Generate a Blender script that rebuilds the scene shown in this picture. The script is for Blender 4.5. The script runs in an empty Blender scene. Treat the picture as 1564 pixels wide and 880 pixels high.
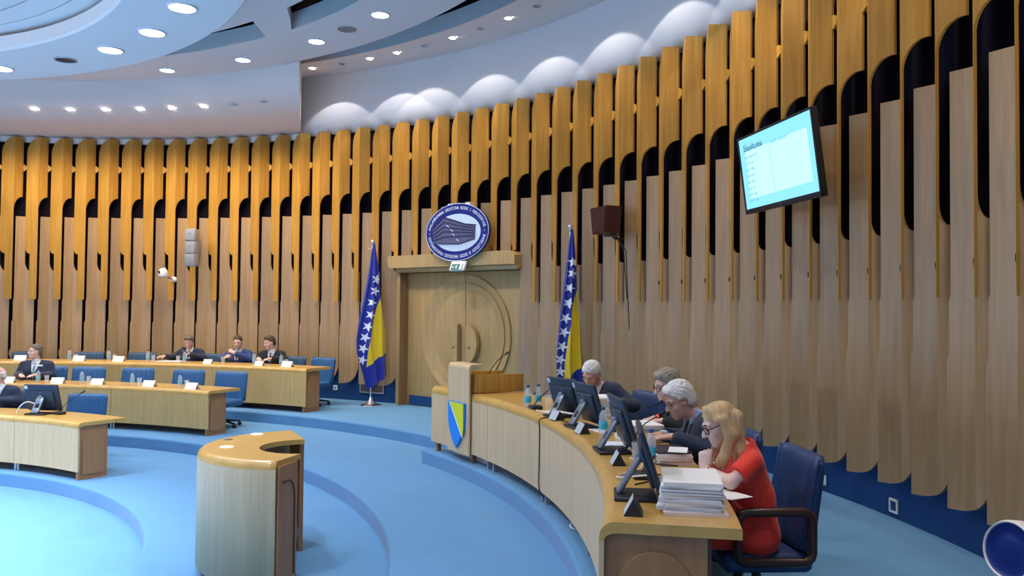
import bpy, bmesh, math, random
import numpy as np
from mathutils import Vector, Matrix

random.seed(7)
rng = np.random.default_rng(7)
PI = math.pi
COL = bpy.context.scene.collection
rad = math.radians

# ------------------------------------------------------------------ the room's measures (metres, origin = centre of the round chamber)
STEP = 0.16846            # height of one floor step
Z1, Z2, Z3 = STEP, 2 * STEP, 3 * STEP
R1, R2, R3 = 5.26, 7.25, 9.23     # edges of the steps
RP = 8.55                 # edge of the platform under the head table
RW = 11.40                # valley line of the panelled wall
CAM = Vector((8.08792622, -5.27220201, 2.2466901))


def P(th, r, z=0.0):
    """polar (degrees, metres, height) -> point"""
    return Vector((r * math.cos(rad(th)), r * math.sin(rad(th)), z))


# ------------------------------------------------------------------ materials
def _mat(name):
    m = bpy.data.materials.new(name)
    m.use_nodes = True
    nt = m.node_tree
    return m, nt, nt.nodes['Principled BSDF']


def plain(name, col, rough=0.5, metal=0.0, spec=0.5, coat=0.0, noise=0.0, nscale=30, bump=0.0, bscale=200, sheen=0.0, trans=0.0, ior=1.45, emit=None, estr=0.0, alpha=1.0):
    m, nt, b = _mat(name)
    b.inputs['Base Color'].default_value = (*col, 1)
    b.inputs['Roughness'].default_value = rough
    b.inputs['Metallic'].default_value = metal
    b.inputs['Specular IOR Level'].default_value = spec
    b.inputs['Coat Weight'].default_value = coat
    b.inputs['Coat Roughness'].default_value = 0.25
    b.inputs['Sheen Weight'].default_value = sheen
    b.inputs['Transmission Weight'].default_value = trans
    b.inputs['IOR'].default_value = ior
    b.inputs['Alpha'].default_value = alpha
    if emit:
        b.inputs['Emission Color'].default_value = (*emit, 1)
        b.inputs['Emission Strength'].default_value = estr
    tc = nt.nodes.new('ShaderNodeTexCoord')
    if noise:
        n = nt.nodes.new('ShaderNodeTexNoise')
        n.inputs['Scale'].default_value = nscale
        n.inputs['Detail'].default_value = 4
        mx = nt.nodes.new('ShaderNodeMix')
        mx.data_type = 'RGBA'
        mx.inputs['A'].default_value = (*[c * (1 - noise) for c in col], 1)
        mx.inputs['B'].default_value = (*[min(1, c * (1 + noise)) for c in col], 1)
        nt.links.new(tc.outputs['Object'], n.inputs['Vector'])
        nt.links.new(n.outputs['Fac'], mx.inputs['Factor'])
        nt.links.new(mx.outputs['Result'], b.inputs['Base Color'])
    if bump:
        n2 = nt.nodes.new('ShaderNodeTexNoise')
        n2.inputs['Scale'].default_value = bscale
        n2.inputs['Detail'].default_value = 3
        bp = nt.nodes.new('ShaderNodeBump')
        bp.inputs['Strength'].default_value = bump
        bp.inputs['Distance'].default_value = 0.01
        nt.links.new(tc.outputs['Object'], n2.inputs['Vector'])
        nt.links.new(n2.outputs['Fac'], bp.inputs['Height'])
        nt.links.new(bp.outputs['Normal'], b.inputs['Normal'])
    return m


def wood(name, dark, light, rough=0.4, coat=0.25, scale=(14, 14, 0.7), vary=0.12, coat_rough=0.3):
    """veneer: fine vertical grain, each object a little different in tone"""
    m, nt, b = _mat(name)
    L = nt.links
    tc = nt.nodes.new('ShaderNodeTexCoord')
    oi = nt.nodes.new('ShaderNodeObjectInfo')
    add = nt.nodes.new('ShaderNodeVectorMath')
    add.operation = 'ADD'
    mul = nt.nodes.new('ShaderNodeMath')
    mul.operation = 'MULTIPLY'
    mul.inputs[1].default_value = 37.0
    L.new(oi.outputs['Random'], mul.inputs[0])
    L.new(tc.outputs['Object'], add.inputs[0])
    L.new(mul.outputs[0], add.inputs[1])
    mp = nt.nodes.new('ShaderNodeMapping')
    mp.inputs['Scale'].default_value = scale
    L.new(add.outputs[0], mp.inputs['Vector'])
    n = nt.nodes.new('ShaderNodeTexNoise')
    n.inputs['Scale'].default_value = 1.6
    n.inputs['Detail'].default_value = 7
    n.inputs['Roughness'].default_value = 0.62
    n.inputs['Distortion'].default_value = 0.35
    L.new(mp.outputs[0], n.inputs['Vector'])
    cr = nt.nodes.new('ShaderNodeValToRGB')
    cr.color_ramp.elements[0].position = 0.28
    cr.color_ramp.elements[0].color = (*dark, 1)
    cr.color_ramp.elements[1].position = 0.72
    cr.color_ramp.elements[1].color = (*light, 1)
    L.new(n.outputs['Fac'], cr.inputs['Fac'])
    hsv = nt.nodes.new('ShaderNodeHueSaturation')
    mr = nt.nodes.new('ShaderNodeMapRange')
    mr.inputs['To Min'].default_value = 1 - vary
    mr.inputs['To Max'].default_value = 1 + vary
    L.new(oi.outputs['Random'], mr.inputs['Value'])
    L.new(mr.outputs[0], hsv.inputs['Value'])
    L.new(cr.outputs[0], hsv.inputs['Color'])
    L.new(hsv.outputs[0], b.inputs['Base Color'])
    b.inputs['Roughness'].default_value = rough
    b.inputs['Coat Weight'].default_value = coat
    b.inputs['Coat Roughness'].default_value = coat_rough
    return m


M = {}
M['honey'] = wood('warm_lit_veneer', (0.42, 0.205, 0.030), (0.62, 0.345, 0.070), 0.42, 0.15)  # wall wood with the amber of the warm light put into its colour
M['pale'] = wood('cool_lit_veneer', (0.33, 0.20, 0.092), (0.45, 0.292, 0.145), 0.36, 0.6, coat_rough=0.28)  # the same wall wood, coloured paler for the cool light lower down
M['desk'] = wood('desk_veneer', (0.53, 0.335, 0.12), (0.67, 0.465, 0.195), 0.45, 0.12, vary=0.05)
M['desk_lit'] = wood('lit_desk_veneer', (0.60, 0.41, 0.215), (0.74, 0.54, 0.32), 0.5, 0.08, vary=0.04)  # desk wood lightened for the light on fronts facing the centre
M['desk_top'] = wood('desk_top_veneer', (0.50, 0.28, 0.065), (0.64, 0.39, 0.11), 0.3, 0.35, scale=(5, 5, 5), vary=0.03)
M['desk_side'] = wood('desk_side_veneer', (0.33, 0.145, 0.055), (0.43, 0.215, 0.085), 0.4, 0.2, vary=0.04)
M['door'] = wood('door_veneer', (0.43, 0.275, 0.105), (0.55, 0.37, 0.16), 0.4, 0.2, vary=0.05)
M['jamb'] = wood('jamb_veneer', (0.26, 0.13, 0.05), (0.36, 0.19, 0.075), 0.45, 0.1)
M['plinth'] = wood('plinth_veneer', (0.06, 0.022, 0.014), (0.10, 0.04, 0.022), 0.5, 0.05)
M['carpet'] = plain('blue_carpet', (0.095, 0.265, 0.50), 0.95, noise=0.10, nscale=2.2, bump=0.35, bscale=420, sheen=0.25, spec=0.15)
M['skirt'] = plain('skirting_carpet', (0.018, 0.065, 0.21), 0.9, noise=0.12, nscale=9, bump=0.3, bscale=300, spec=0.15)
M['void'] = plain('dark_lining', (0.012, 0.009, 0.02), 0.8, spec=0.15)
M['plaster'] = plain('ceiling_plaster', (0.76, 0.70, 0.67), 0.85, noise=0.025, nscale=1.5, spec=0.2)
M['white_wall'] = plain('white_plaster', (0.80, 0.79, 0.80), 0.85, noise=0.02, nscale=2, spec=0.2)
M['rear'] = wood('rear_wall_veneer', (0.30, 0.17, 0.06), (0.42, 0.26, 0.10), 0.5, 0.1)
M['lamp'] = plain('lamp_lens', (0.9, 0.95, 1), 0.4, emit=(0.86, 0.95, 1.0), estr=16)
M['lamp_warm'] = plain('small_lamp_lens', (1, 0.95, 0.9), 0.4, emit=(1.0, 0.90, 0.86), estr=9)
M['lamp_off'] = plain('unlit_lamp', (0.42, 0.43, 0.47), 0.25, metal=0.5)
M['lamp_trim'] = plain('lamp_trim', (0.72, 0.73, 0.78), 0.4)
M['grille'] = plain('dark_grille', (0.08, 0.065, 0.075), 0.6)
M['white_plastic'] = plain('white_plastic', (0.78, 0.78, 0.80), 0.35)
M['paper'] = plain('paper', (0.82, 0.81, 0.83), 0.75, noise=0.04, nscale=60)
M['paper_cool'] = plain('cool_paper', (0.70, 0.74, 0.83), 0.7, noise=0.06, nscale=50)
M['paper_pink'] = plain('warm_paper', (0.80, 0.70, 0.69), 0.75, noise=0.05, nscale=60)
M['card'] = plain('name_card', (0.90, 0.88, 0.84), 0.6)
M['folder'] = plain('dark_folder', (0.035, 0.03, 0.06), 0.35)
M['black'] = plain('black_plastic', (0.014, 0.017, 0.024), 0.38)
M['monitor_back'] = plain('monitor_back', (0.022, 0.032, 0.055), 0.42, noise=0.1, nscale=8)
M['grey_plastic'] = plain('grey_plastic', (0.20, 0.23, 0.28), 0.3, metal=0.3)
M['silver'] = plain('brushed_silver', (0.58, 0.64, 0.72), 0.4, metal=0.3)
M['chrome'] = plain('chrome', (0.75, 0.75, 0.78), 0.12, metal=1)
M['label_grey'] = plain('pale_sticker', (0.7, 0.75, 0.85), 0.5)
M['glass'] = plain('clear_glass', (0.9, 0.95, 1), 0.04, alpha=0.13)
M['water_bottle'] = plain('clear_bottle', (0.80, 0.90, 1.0), 0.08, alpha=0.30)
M['cyan_label'] = plain('cyan_label', (0.05, 0.46, 0.66), 0.4)
M['pale_label'] = plain('pale_cyan_label', (0.25, 0.50, 0.60), 0.4)
M['blue_cap'] = plain('blue_cap', (0.02, 0.09, 0.34), 0.35)
M['leather_blue'] = plain('blue_leather', (0.024, 0.105, 0.265), 0.40, noise=0.12, nscale=14, bump=0.25, bscale=60)
M['leather_navy'] = plain('navy_leather', (0.018, 0.048, 0.15), 0.40, noise=0.15, nscale=12, bump=0.2, bscale=60)
M['leather_slate'] = plain('slate_leather', (0.032, 0.075, 0.155), 0.45, noise=0.12, nscale=12, bump=0.2, bscale=60)
M['arm_brown'] = plain('brown_armrest', (0.045, 0.018, 0.014), 0.3)
M['cable_white'] = plain('white_cable', (0.75, 0.72, 0.66), 0.5)
M['cable_black'] = plain('black_cable', (0.01, 0.01, 0.012), 0.5)
M['red_ring'] = plain('red_ring', (0.6, 0.03, 0.03), 0.4, emit=(1, 0.1, 0.05), estr=0.6)
M['sign_blue'] = plain('sign_blue', (0.010, 0.020, 0.22), 0.35)
M['sign_white'] = plain('sign_white', (0.66, 0.78, 0.92), 0.4)
M['sign_grey'] = plain('sign_slate', (0.115, 0.115, 0.22), 0.5)
M['sign_dark'] = plain('sign_dark', (0.018, 0.018, 0.08), 0.5)
M['sign_letter'] = plain('sign_letters', (0.80, 0.84, 0.95), 0.5)
M['exit_green'] = plain('exit_green', (0.01, 0.16, 0.13), 0.4)
M['flag_blue'] = plain('flag_blue', (0.004, 0.022, 0.32), 0.6, sheen=0.2, bump=0.15, bscale=500)
M['flag_yellow'] = plain('flag_yellow', (0.84, 0.60, 0.01), 0.6, sheen=0.2, bump=0.15, bscale=500)
M['flag_white'] = plain('flag_white', (0.82, 0.86, 0.95), 0.6)
M['shield_blue'] = plain('shield_blue', (0.012, 0.24, 0.82), 0.35)
M['shield_yellow'] = plain('shield_yellow', (0.72, 0.74, 0.02), 0.35)
M['shield_white'] = plain('shield_white', (0.75, 0.8, 0.6), 0.5)
M['speaker_grey'] = plain('speaker_grey', (0.27, 0.29, 0.34), 0.5, bump=0.2, bscale=300)
M['maroon'] = plain('maroon_wood', (0.055, 0.012, 0.016), 0.35)
M['screen_bg'] = plain('screen_sky', (0.1, 0.3, 0.4), 0.3, emit=(0.19, 0.52, 0.69), estr=1.0)
M['screen_panel'] = plain('screen_panel', (0.2, 0.4, 0.4), 0.3, emit=(0.38, 0.71, 0.74), estr=1.0)
M['screen_text'] = plain('screen_text', (0.01, 0.03, 0.06), 0.5)
M['screen_faint'] = plain('screen_faint_text', (0.1, 0.25, 0.3), 0.5, emit=(0.14, 0.36, 0.42), estr=0.9)
M['deep_blue_face'] = plain('deep_blue_face', (0.012, 0.035, 0.22), 0.3)
M['screw'] = plain('screw_metal', (0.3, 0.25, 0.2), 0.35, metal=0.8)
# people
M['skin_a'] = plain('skin_pale', (0.72, 0.46, 0.375), 0.55, noise=0.08, nscale=25, spec=0.35)
M['skin_b'] = plain('skin_ruddy', (0.68, 0.40, 0.32), 0.55, noise=0.08, nscale=25, spec=0.35)
M['skin_w'] = plain('skin_fair', (0.78, 0.55, 0.48), 0.55, noise=0.05, nscale=25, spec=0.35)
M['lips'] = plain('lips', (0.42, 0.16, 0.15), 0.5)
M['eye'] = plain('eye', (0.03, 0.02, 0.02), 0.25)
M['brow_grey'] = plain('brow_grey', (0.25, 0.21, 0.19), 0.8)
M['hair_white'] = plain('white_hair', (0.74, 0.72, 0.72), 0.7, noise=0.15, nscale=60, bump=0.6, bscale=90)
M['hair_grey'] = plain('grey_hair', (0.30, 0.26, 0.23), 0.7, noise=0.25, nscale=60, bump=0.6, bscale=90)
M['hair_mid'] = plain('grey_brown_hair', (0.15, 0.12, 0.10), 0.7, noise=0.25, nscale=60, bump=0.6, bscale=90)
M['hair_brown'] = plain('brown_hair', (0.075, 0.045, 0.032), 0.7, noise=0.25, nscale=60, bump=0.6, bscale=90)
M['hair_blond'] = wood('blond_hair', (0.36, 0.20, 0.075), (0.74, 0.53, 0.30), 0.45, 0.1, scale=(42, 42, 3), vary=0.02)
M['suit_navy'] = plain('navy_suit', (0.010, 0.020, 0.055), 0.75, noise=0.1, nscale=40, sheen=0.15)
M['suit_black'] = plain('black_suit', (0.008, 0.009, 0.013), 0.8, noise=0.1, nscale=40, sheen=0.1)
M['suit_blue'] = plain('blue_suit', (0.012, 0.040, 0.17), 0.7, noise=0.1, nscale=40, sheen=0.15)
M['shirt'] = plain('white_shirt', (0.76, 0.79, 0.86), 0.7)
M['shirt_blue'] = plain('pale_blue_shirt', (0.42, 0.60, 0.82), 0.7)
M['tie_navy'] = plain('navy_tie', (0.015, 0.02, 0.07), 0.5)
M['tie_teal'] = plain('grey_teal_tie', (0.16, 0.26, 0.30), 0.5)
M['tie_spot'] = plain('grey_tie', (0.07, 0.08, 0.10), 0.5, noise=0.8, nscale=60)
M['red_dress'] = plain('red_dress', (0.80, 0.030, 0.016), 0.65, noise=0.06, nscale=8, bump=0.25, bscale=18, sheen=0.2)
M['rose_gold'] = plain('rose_gold', (0.75, 0.5, 0.42), 0.25, metal=0.8)
M['glasses'] = plain('glasses_frame', (0.012, 0.010, 0.016), 0.3)
M['lens'] = plain('glasses_lens', (0.9, 0.93, 1), 0.05, trans=0.95, ior=1.05)
M['shoe'] = plain('shoe_leather', (0.012, 0.010, 0.010), 0.35)


# ------------------------------------------------------------------ object helpers
class MB:
    """collects shapes into one mesh"""
    def __init__(self):
        self.v, self.f, self.s, self.m = [], [], [], []

    def add(self, verts, faces, smooth=False, mi=0, mat=None):
        o = len(self.v)
        if mat is not None:
            verts = [mat @ Vector(v) for v in verts]
        self.v += [tuple(v) for v in verts]
        for f in faces:
            self.f.append([i + o for i in f])
            self.s.append(smooth)
            self.m.append(mi)
        return self

    def box(self, c, s, bev=0.0, mat=None, mi=0, smooth=False, seg=2):
        """box centred at c with full sizes s; bev rounds all its edges"""
        if bev <= 0:
            x, y, z = s[0] / 2, s[1] / 2, s[2] / 2
            vs = [(c[0] + a * x, c[1] + b * y, c[2] + d * z) for a in (-1, 1) for b in (-1, 1) for d in (-1, 1)]
            fs = [(0, 1, 3, 2), (4, 6, 7, 5), (0, 4, 5, 1), (2, 3, 7, 6), (0, 2, 6, 4), (1, 5, 7, 3)]
            return self.add(vs, fs, smooth, mi, mat)
        bm = bmesh.new()
        bmesh.ops.create_cube(bm, size=1)
        for v in bm.verts:
            v.co = Vector((v.co.x * s[0], v.co.y * s[1], v.co.z * s[2]))
        bmesh.ops.bevel(bm, geom=bm.edges[:], offset=min(bev, min(s) * 0.49), segments=seg, profile=0.5, affect='EDGES')
        bm.verts.index_update()
        vs = [v.co + Vector(c) for v in bm.verts]
        fs = [[v.index for v in f.verts] for f in bm.faces]
        bm.free()
        return self.add(vs, fs, True, mi, mat)

    def prism(self, poly, d0, d1, axis='y', mat=None, mi=0, smooth=False):
        """polygon in two axes pushed along the third from d0 to d1"""
        n = len(poly)
        def co(p, d):
            return {'y': (p[0], d, p[1]), 'z': (p[0], p[1], d), 'x': (d, p[0], p[1])}[axis]
        vs = [co(p, d0) for p in poly] + [co(p, d1) for p in poly]
        fs = [list(range(n)), list(range(2 * n - 1, n - 1, -1))]
        self.add(vs, fs, False, mi, mat)
        sv = [co(p, d0) for p in poly] + [co(p, d1) for p in poly]
        sf = [(i, i + n, (i + 1) % n + n, (i + 1) % n) for i in range(n)]
        return self.add(sv, sf, smooth, mi, mat)

    def lathe(self, prof, n=24, mat=None, mi=0, smooth=True, a0=0.0, a1=2 * PI, caps=False):
        """profile of (radius, height) turned about z"""
        full = abs(a1 - a0 - 2 * PI) < 1e-6
        k = n if full else n + 1
        vs = []
        for r, z in prof:
            for i in range(k):
                a = a0 + (a1 - a0) * i / n
                vs.append((r * math.cos(a), r * math.sin(a), z))
        fs = []
        for j in range(len(prof) - 1):
            for i in range(n):
                i2 = (i + 1) % k
                fs.append((j * k + i, j * k + i2, (j + 1) * k + i2, (j + 1) * k + i))
        if caps and prof[0][0] > 1e-6 and full:
            fs.append(list(range(k - 1, -1, -1)))
        if caps and prof[-1][0] > 1e-6 and full:
            fs.append([(len(prof) - 1) * k + i for i in range(k)])
        return self.add(vs, fs, smooth, mi, mat)

    def tube(self, pts, r, n=8, mat=None, mi=0, closed=False, smooth=True, flat=1.0):
        """round bar along a path; r a number or one per point"""
        pts = [Vector(p) for p in pts]
        m = len(pts)
        rs = r if hasattr(r, '__len__') else [r] * m
        T = []
        for i in range(m):
            a = pts[(i - 1) % m] if (closed or i > 0) else pts[i]
            b = pts[(i + 1) % m] if (closed or i < m - 1) else pts[i]
            t = (b - a)
            T.append(t.normalized() if t.length > 1e-9 else Vector((0, 0, 1)))
        up = Vector((0, 0, 1)) if abs(T[0].z) < 0.9 else Vector((1, 0, 0))
        N = (up - T[0] * up.dot(T[0])).normalized()
        vs = []
        for i in range(m):
            N = (N - T[i] * N.dot(T[i]))
            N = N.normalized() if N.length > 1e-6 else T[i].orthogonal().normalized()
            B = T[i].cross(N)
            for k in range(n):
                a = 2 * PI * k / n
                vs.append(pts[i] + (N * math.cos(a) + B * math.sin(a) * flat) * rs[i])
        fs = []
        for i in range(m if closed else m - 1):
            i2 = (i + 1) % m
            for k in range(n):
                k2 = (k + 1) % n
                fs.append((i * n + k, i * n + k2, i2 * n + k2, i2 * n + k))
        if not closed:
            fs.append(list(range(n - 1, -1, -1)))
            fs.append([(m - 1) * n + k for k in range(n)])
        return self.add(vs, fs, smooth, mi, mat)

    def sweep(self, prof, th0, th1, n=None, mi=0, smooth=False, caps=True):
        """closed profile of (radius, z) carried round the chamber from th0 to th1 (degrees)"""
        n = n or max(2, int(abs(th1 - th0) / 1.2))
        k = len(prof)
        vs = []
        for i in range(n + 1):
            th = th0 + (th1 - th0) * i / n
            for r, z in prof:
                vs.append(tuple(P(th, r, z)))
        fs = []
        for i in range(n):
            for j in range(k):
                j2 = (j + 1) % k
                fs.append((i * k + j, (i + 1) * k + j, (i + 1) * k + j2, i * k + j2))
        self.add(vs, fs, smooth, mi)
        if caps:
            vs = [tuple(P(th0, r, z)) for r, z in prof]
            self.add(vs, [list(range(k))], False, mi)
            vs = [tuple(P(th1, r, z)) for r, z in prof]
            self.add(vs, [list(range(k - 1, -1, -1))], False, mi)
        return self

    def mesh(self, name, mats):
        me = bpy.data.meshes.new(name)
        me.from_pydata(self.v, [], self.f)
        for m in (mats if isinstance(mats, (list, tuple)) else [mats]):
            me.materials.append(m)
        me.polygons.foreach_set('use_smooth', self.s)
        me.polygons.foreach_set('material_index', self.m)
        bm = bmesh.new()
        bm.from_mesh(me)
        bmesh.ops.remove_doubles(bm, verts=bm.verts, dist=1e-5)
        bmesh.ops.recalc_face_normals(bm, faces=bm.faces)
        bm.to_mesh(me)
        bm.free()
        me.update()
        return me

    def obj(self, name, mats, parent=None, loc=None, rotz=None):
        o = bpy.data.objects.new(name, self.mesh(name, mats))
        COL.objects.link(o)
        if parent is not None:
            o.parent = parent
        if loc is not None:
            o.location = loc
        if rotz is not None:
            o.rotation_euler = (0, 0, rotz)
        return o


def tag(o, label=None, cat=None, group=None, kind=None):
    if label:
        o['label'] = label
    if cat:
        o['category'] = cat
    if group:
        o['group'] = group
    if kind:
        o['kind'] = kind
    return o


def empty(name, loc, rotz=0.0, label=None, cat=None, group=None):
    o = bpy.data.objects.new(name, None)
    o.empty_display_size = 0.1
    COL.objects.link(o)
    o.location = loc
    o.rotation_euler = (0, 0, rotz)
    return tag(o, label, cat, group)


def copy_tree(o, parent=None):
    c = o.copy()
    COL.objects.link(c)
    if parent is not None:
        c.parent = parent
    for ch in list(o.children):
        copy_tree(ch, c)
    return c


def out_rot(th):      # local x = to the right seen from inside, local y = outwards
    return rad(th) - PI / 2


def in_rot(th):       # local y = towards the middle of the chamber (the way a sitter faces)
    return rad(th) + PI / 2


ORD = ['first', 'second', 'third', 'fourth', 'fifth', 'sixth', 'seventh', 'eighth', 'ninth', 'tenth', 'eleventh', 'twelfth',
       'thirteenth', 'fourteenth', 'fifteenth', 'sixteenth', 'seventeenth', 'eighteenth', 'nineteenth', 'twentieth']


def arc(cx, cy, rx, ry, a0, a1, n=8):
    return [(cx + rx * math.cos(rad(a0 + (a1 - a0) * i / n)), cy + ry * math.sin(rad(a0 + (a1 - a0) * i / n))) for i in range(n + 1)]


def text_mb(mb, body, size, mat, depth=0.002, align='LEFT', mi=0, sx=1.0):
    cu = bpy.data.curves.new('txt', 'FONT')
    cu.body = body
    cu.size = size
    cu.extrude = depth
    cu.align_x = align
    cu.resolution_u = 2
    o = bpy.data.objects.new('txt', cu)
    COL.objects.link(o)
    dg = bpy.context.evaluated_depsgraph_get()
    me = bpy.data.meshes.new_from_object(o.evaluated_get(dg))
    S = Matrix.Diagonal((sx, 1, 1, 1))
    mb.add([tuple(S @ v.co) for v in me.vertices], [list(p.vertices) for p in me.polygons], False, mi, mat)
    bpy.data.objects.remove(o)
    bpy.data.meshes.remove(me)
    bpy.data.curves.remove(cu)


# local (x right, y = depth away from reader, z up) -> from text plane (x, y)
TXT = Matrix(((1, 0, 0, 0), (0, 0, -1, 0), (0, 1, 0, 0), (0, 0, 0, 1)))
# ================================================================== THE ROOM
def struct(o):
    o['kind'] = 'structure'
    return o


# ---- carpeted floor in rings, each a step higher
def ring_floor(name, r_in, r_out, z, th0, th1):
    m = MB()
    prof = [(r_in, z - STEP - 0.01), (r_in, z - 0.025), (r_in + 0.008, z - 0.008), (r_in + 0.025, z), (r_out, z), (r_out, z - STEP - 0.01)]
    m.sweep(prof, th0, th1, int((th1 - th0) / 1.0), smooth=False, caps=(th1 - th0) < 359)
    return struct(m.obj(name, M['carpet']))


m = MB()
m.lathe([(0.0, 0.0), (R1 + 0.1, 0.0)], 128, smooth=False)
struct(m.obj('floor', M['carpet']))
ring_floor('floor_ring_low', R1, R2 + 0.1, Z1, 0, 360)
ring_floor('floor_ring_middle', R2, R3 + 0.1, Z2, 0, 360)
ring_floor('floor_ring_top', R3, 11.62, Z3, 35.15, 310)
ring_floor('floor_platform', RP, 11.62, Z3, -50, 35.15)

# ---- wall behind the panels and the rest of the round wall
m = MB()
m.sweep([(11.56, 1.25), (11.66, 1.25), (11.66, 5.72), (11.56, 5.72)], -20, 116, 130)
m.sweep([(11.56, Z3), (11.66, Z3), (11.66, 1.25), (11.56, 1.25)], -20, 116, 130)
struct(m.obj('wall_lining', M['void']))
m = MB()
for a, b in ((-20, 43.0), (57.7, 116)):
    m.sweep([(11.49, Z3), (11.60, Z3), (11.60, 1.3), (11.49, 1.3)], a, b, 90)
struct(m.obj('baseboard_panel_wall', M['skirt']))
m = MB()
m.sweep([(11.45, 0.0), (11.60, 0.0), (11.60, 7.0), (11.45, 7.0)], 116, 340, 160)
struct(m.obj('wall_rear', M['white_wall']))  # unseen rear wall, made white to bounce light into the room

# ---- ceiling
CUT0, CUTD = Vector((4.63, 7.83)), Vector((-0.24, 0.97)).normalized()


def cut_theta(r):
    b = CUT0.dot(CUTD)
    t = -b + math.sqrt(b * b - CUT0.length_squared + r * r)
    q = CUT0 + CUTD * t
    return math.degrees(math.atan2(q.y, q.x))


def soffit_z(r):
    t = min(1, max(0, (r - 8.98) / (10.25 - 8.98)))
    q = min(1, t / 0.3)
    t = (1 - (1 - t) ** 2) * q * q * (3 - 2 * q)
    return 6.2 - 0.5 * t - max(0, r - 10.25) * 0.03


def grid_mb(m, rows, smooth=True, mi=0):
    n = len(rows[0])
    vs = [p for row in rows for p in row]
    fs = [(i * n + j, i * n + j + 1, (i + 1) * n + j + 1, (i + 1) * n + j) for i in range(len(rows) - 1) for j in range(n - 1)]
    return m.add([tuple(v) for v in vs], fs, smooth, mi)


m = MB()
# flat middle ring, 7.98 .. 9.05
grid_mb(m, [[P(-60 + 360 * j / 180, r, soffit_z(r) if -60 + 360 * j / 180 > 60 else 6.2) for j in range(181)] for r in (7.98, 8.25, 8.5, 8.78, 9.05)])
# sloping soffit over the left half of the room, ending at the cut line
rs = [9.05 + (11.56 - 9.05) * i / 14 for i in range(15)]
grid_mb(m, [[P(cut_theta(r) + (300 - cut_theta(r)) * j / 140, r, soffit_z(r)) for j in range(141)] for r in rs])
# flat inner ring with bridges
SLOT_C = [50.0 - 31 * 4 + 31 * k for k in range(12)]
def bridge(k, r):
    c = 50.0 + 31.0 * (k - 4)
    f = (r - 7.45) / 0.53
    return c - 3.0 + 5.0 * f, c + 3.2 + 3.0 * f
grid_mb(m, [[P(-90 + 372 * j / 186, r, 6.2) for j in range(187)] for r in (6.0, 6.8, 7.45)])
for k in range(12):
    rows = []
    for r in (7.45, 7.72, 7.98):
        a, b = bridge(k, r)
        rows.append([P(a + (b - a) * j / 4, r, 6.2) for j in range(5)])
    grid_mb(m, rows)
struct(m.obj('ceiling', M['plaster']))
# upright edges round the slots, the cove and the end of the soffit
m = MB()
for k in range(12):
    a = bridge(k, 7.98)[1]
    b = bridge(k + 1, 7.98)[0]
    n = 14
    grid_mb(m, [[P(a + (b - a) * j / n, 7.98, z) for j in range(n + 1)] for z in (6.2, 6.44)])
    for q in (0, 1):
        grid_mb(m, [[P(bridge(k, r)[q], r, z) for r in (7.45, 7.98)] for z in (6.2, 6.44)], False)
a70 = cut_theta(9.05)
grid_mb(m, [[P(cut_theta(r), r, soffit_z(r) + (6.95 - soffit_z(r)) * t) for r in rs] for t in (0, 0.5, 1)], False)
grid_mb(m, [[P(-60 + (cut_theta(10.17) + 60) * j / 100, 10.17, z) for j in range(101)] for z in (6.585, 6.84)])
struct(m.obj('trim_1', M['plaster']))
# cove ceiling and the white wall under it, over the right half
m = MB()
rs2 = [10.17, 10.6, 11.0, 11.56]
grid_mb(m, [[P(-60 + (cut_theta(r) + 60) * j / 110, r, 6.585 + (r - 10.17) * 0.15) for j in range(111)] for r in rs2])
struct(m.obj('ceiling_cove', M['plaster']))
m = MB()
m.sweep([(11.47, 5.56), (11.56, 5.56), (11.56, 5.70), (11.47, 5.70)], cut_theta(11.5), 200, 120)
struct(m.obj('trim_2', M['white_wall']))
m = MB()
grid_mb(m, [[P(-60 + (cut_theta(11.5) + 60) * j / 140, 11.5, z) for j in range(141)] for z in (5.62, 6.2, 6.85)])
grid_mb(m, [[P(-60 + (cut_theta(11.5) + 60) * j / 140, r, 5.62) for j in range(141)] for r in (11.5, 11.66)])
struct(m.obj('wall_cove', M['white_wall']))
# lowered disc with its round opening, and the inner field above it
m = MB()
m.lathe([(5.05, 5.55), (5.05, 5.40), (5.07, 5.37), (6.12, 5.37), (6.15, 5.40), (6.15, 5.55), (5.05, 5.55)], 180, smooth=False)
struct(m.obj('ceiling_disc', M['plaster']))
m = MB()
for a, b in ((0.0, 4.56), (4.585, 4.86), (4.88, 5.15)):
    m.lathe([(a, 5.66), (a, 5.605), (b, 5.605), (b, 5.66)], 160, smooth=False)
struct(m.obj('ceiling_inner', M['plaster']))
m = MB()
m.lathe([(0.0, 7.0), (11.75, 7.0), (11.75, 5.6)], 128, smooth=False)
struct(m.obj('ceiling_void', M['void']))

# ================================================================== WALL PANELS
# plan of the wall: a saw-tooth of long left faces and short steep right faces; the tall upper panels clasp each ridge and
# the lower ones the valleys, their fingers running past one another
PITCH = 2.3406781
TH0 = 78.177034
ZT, ZARCH, ZB, ZF, ZL = 5.627, 4.428, 0.8275, 2.366, 4.031
S_R, S_E, D_R = 0.305, 0.40, 0.175


def du(s):
    return D_R * s / S_R if s <= S_R else D_R * (S_E - s) / (S_E - S_R)


def dl(s):
    if s <= 0.47:
        return 0.074 - 0.086 * (s - 0.314) / 0.156
    return -0.012 - 0.008 * (s - 0.47) / 0.17


def facet(m, poly, dfun, thick):
    """flat facet in (s, z), folded to depth dfun(s), given a thickness"""
    n = len(poly)
    x = lambda s: s - S_E
    fr = [(x(s), -dfun(s), z) for s, z in poly]
    bk = [(x(s), -dfun(s) + thick, z) for s, z in poly]
    m.add(fr + bk, [list(range(n)), list(range(2 * n - 1, n - 1, -1))] + [(i, i + n, (i + 1) % n + n, (i + 1) % n) for i in range(n)])


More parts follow.
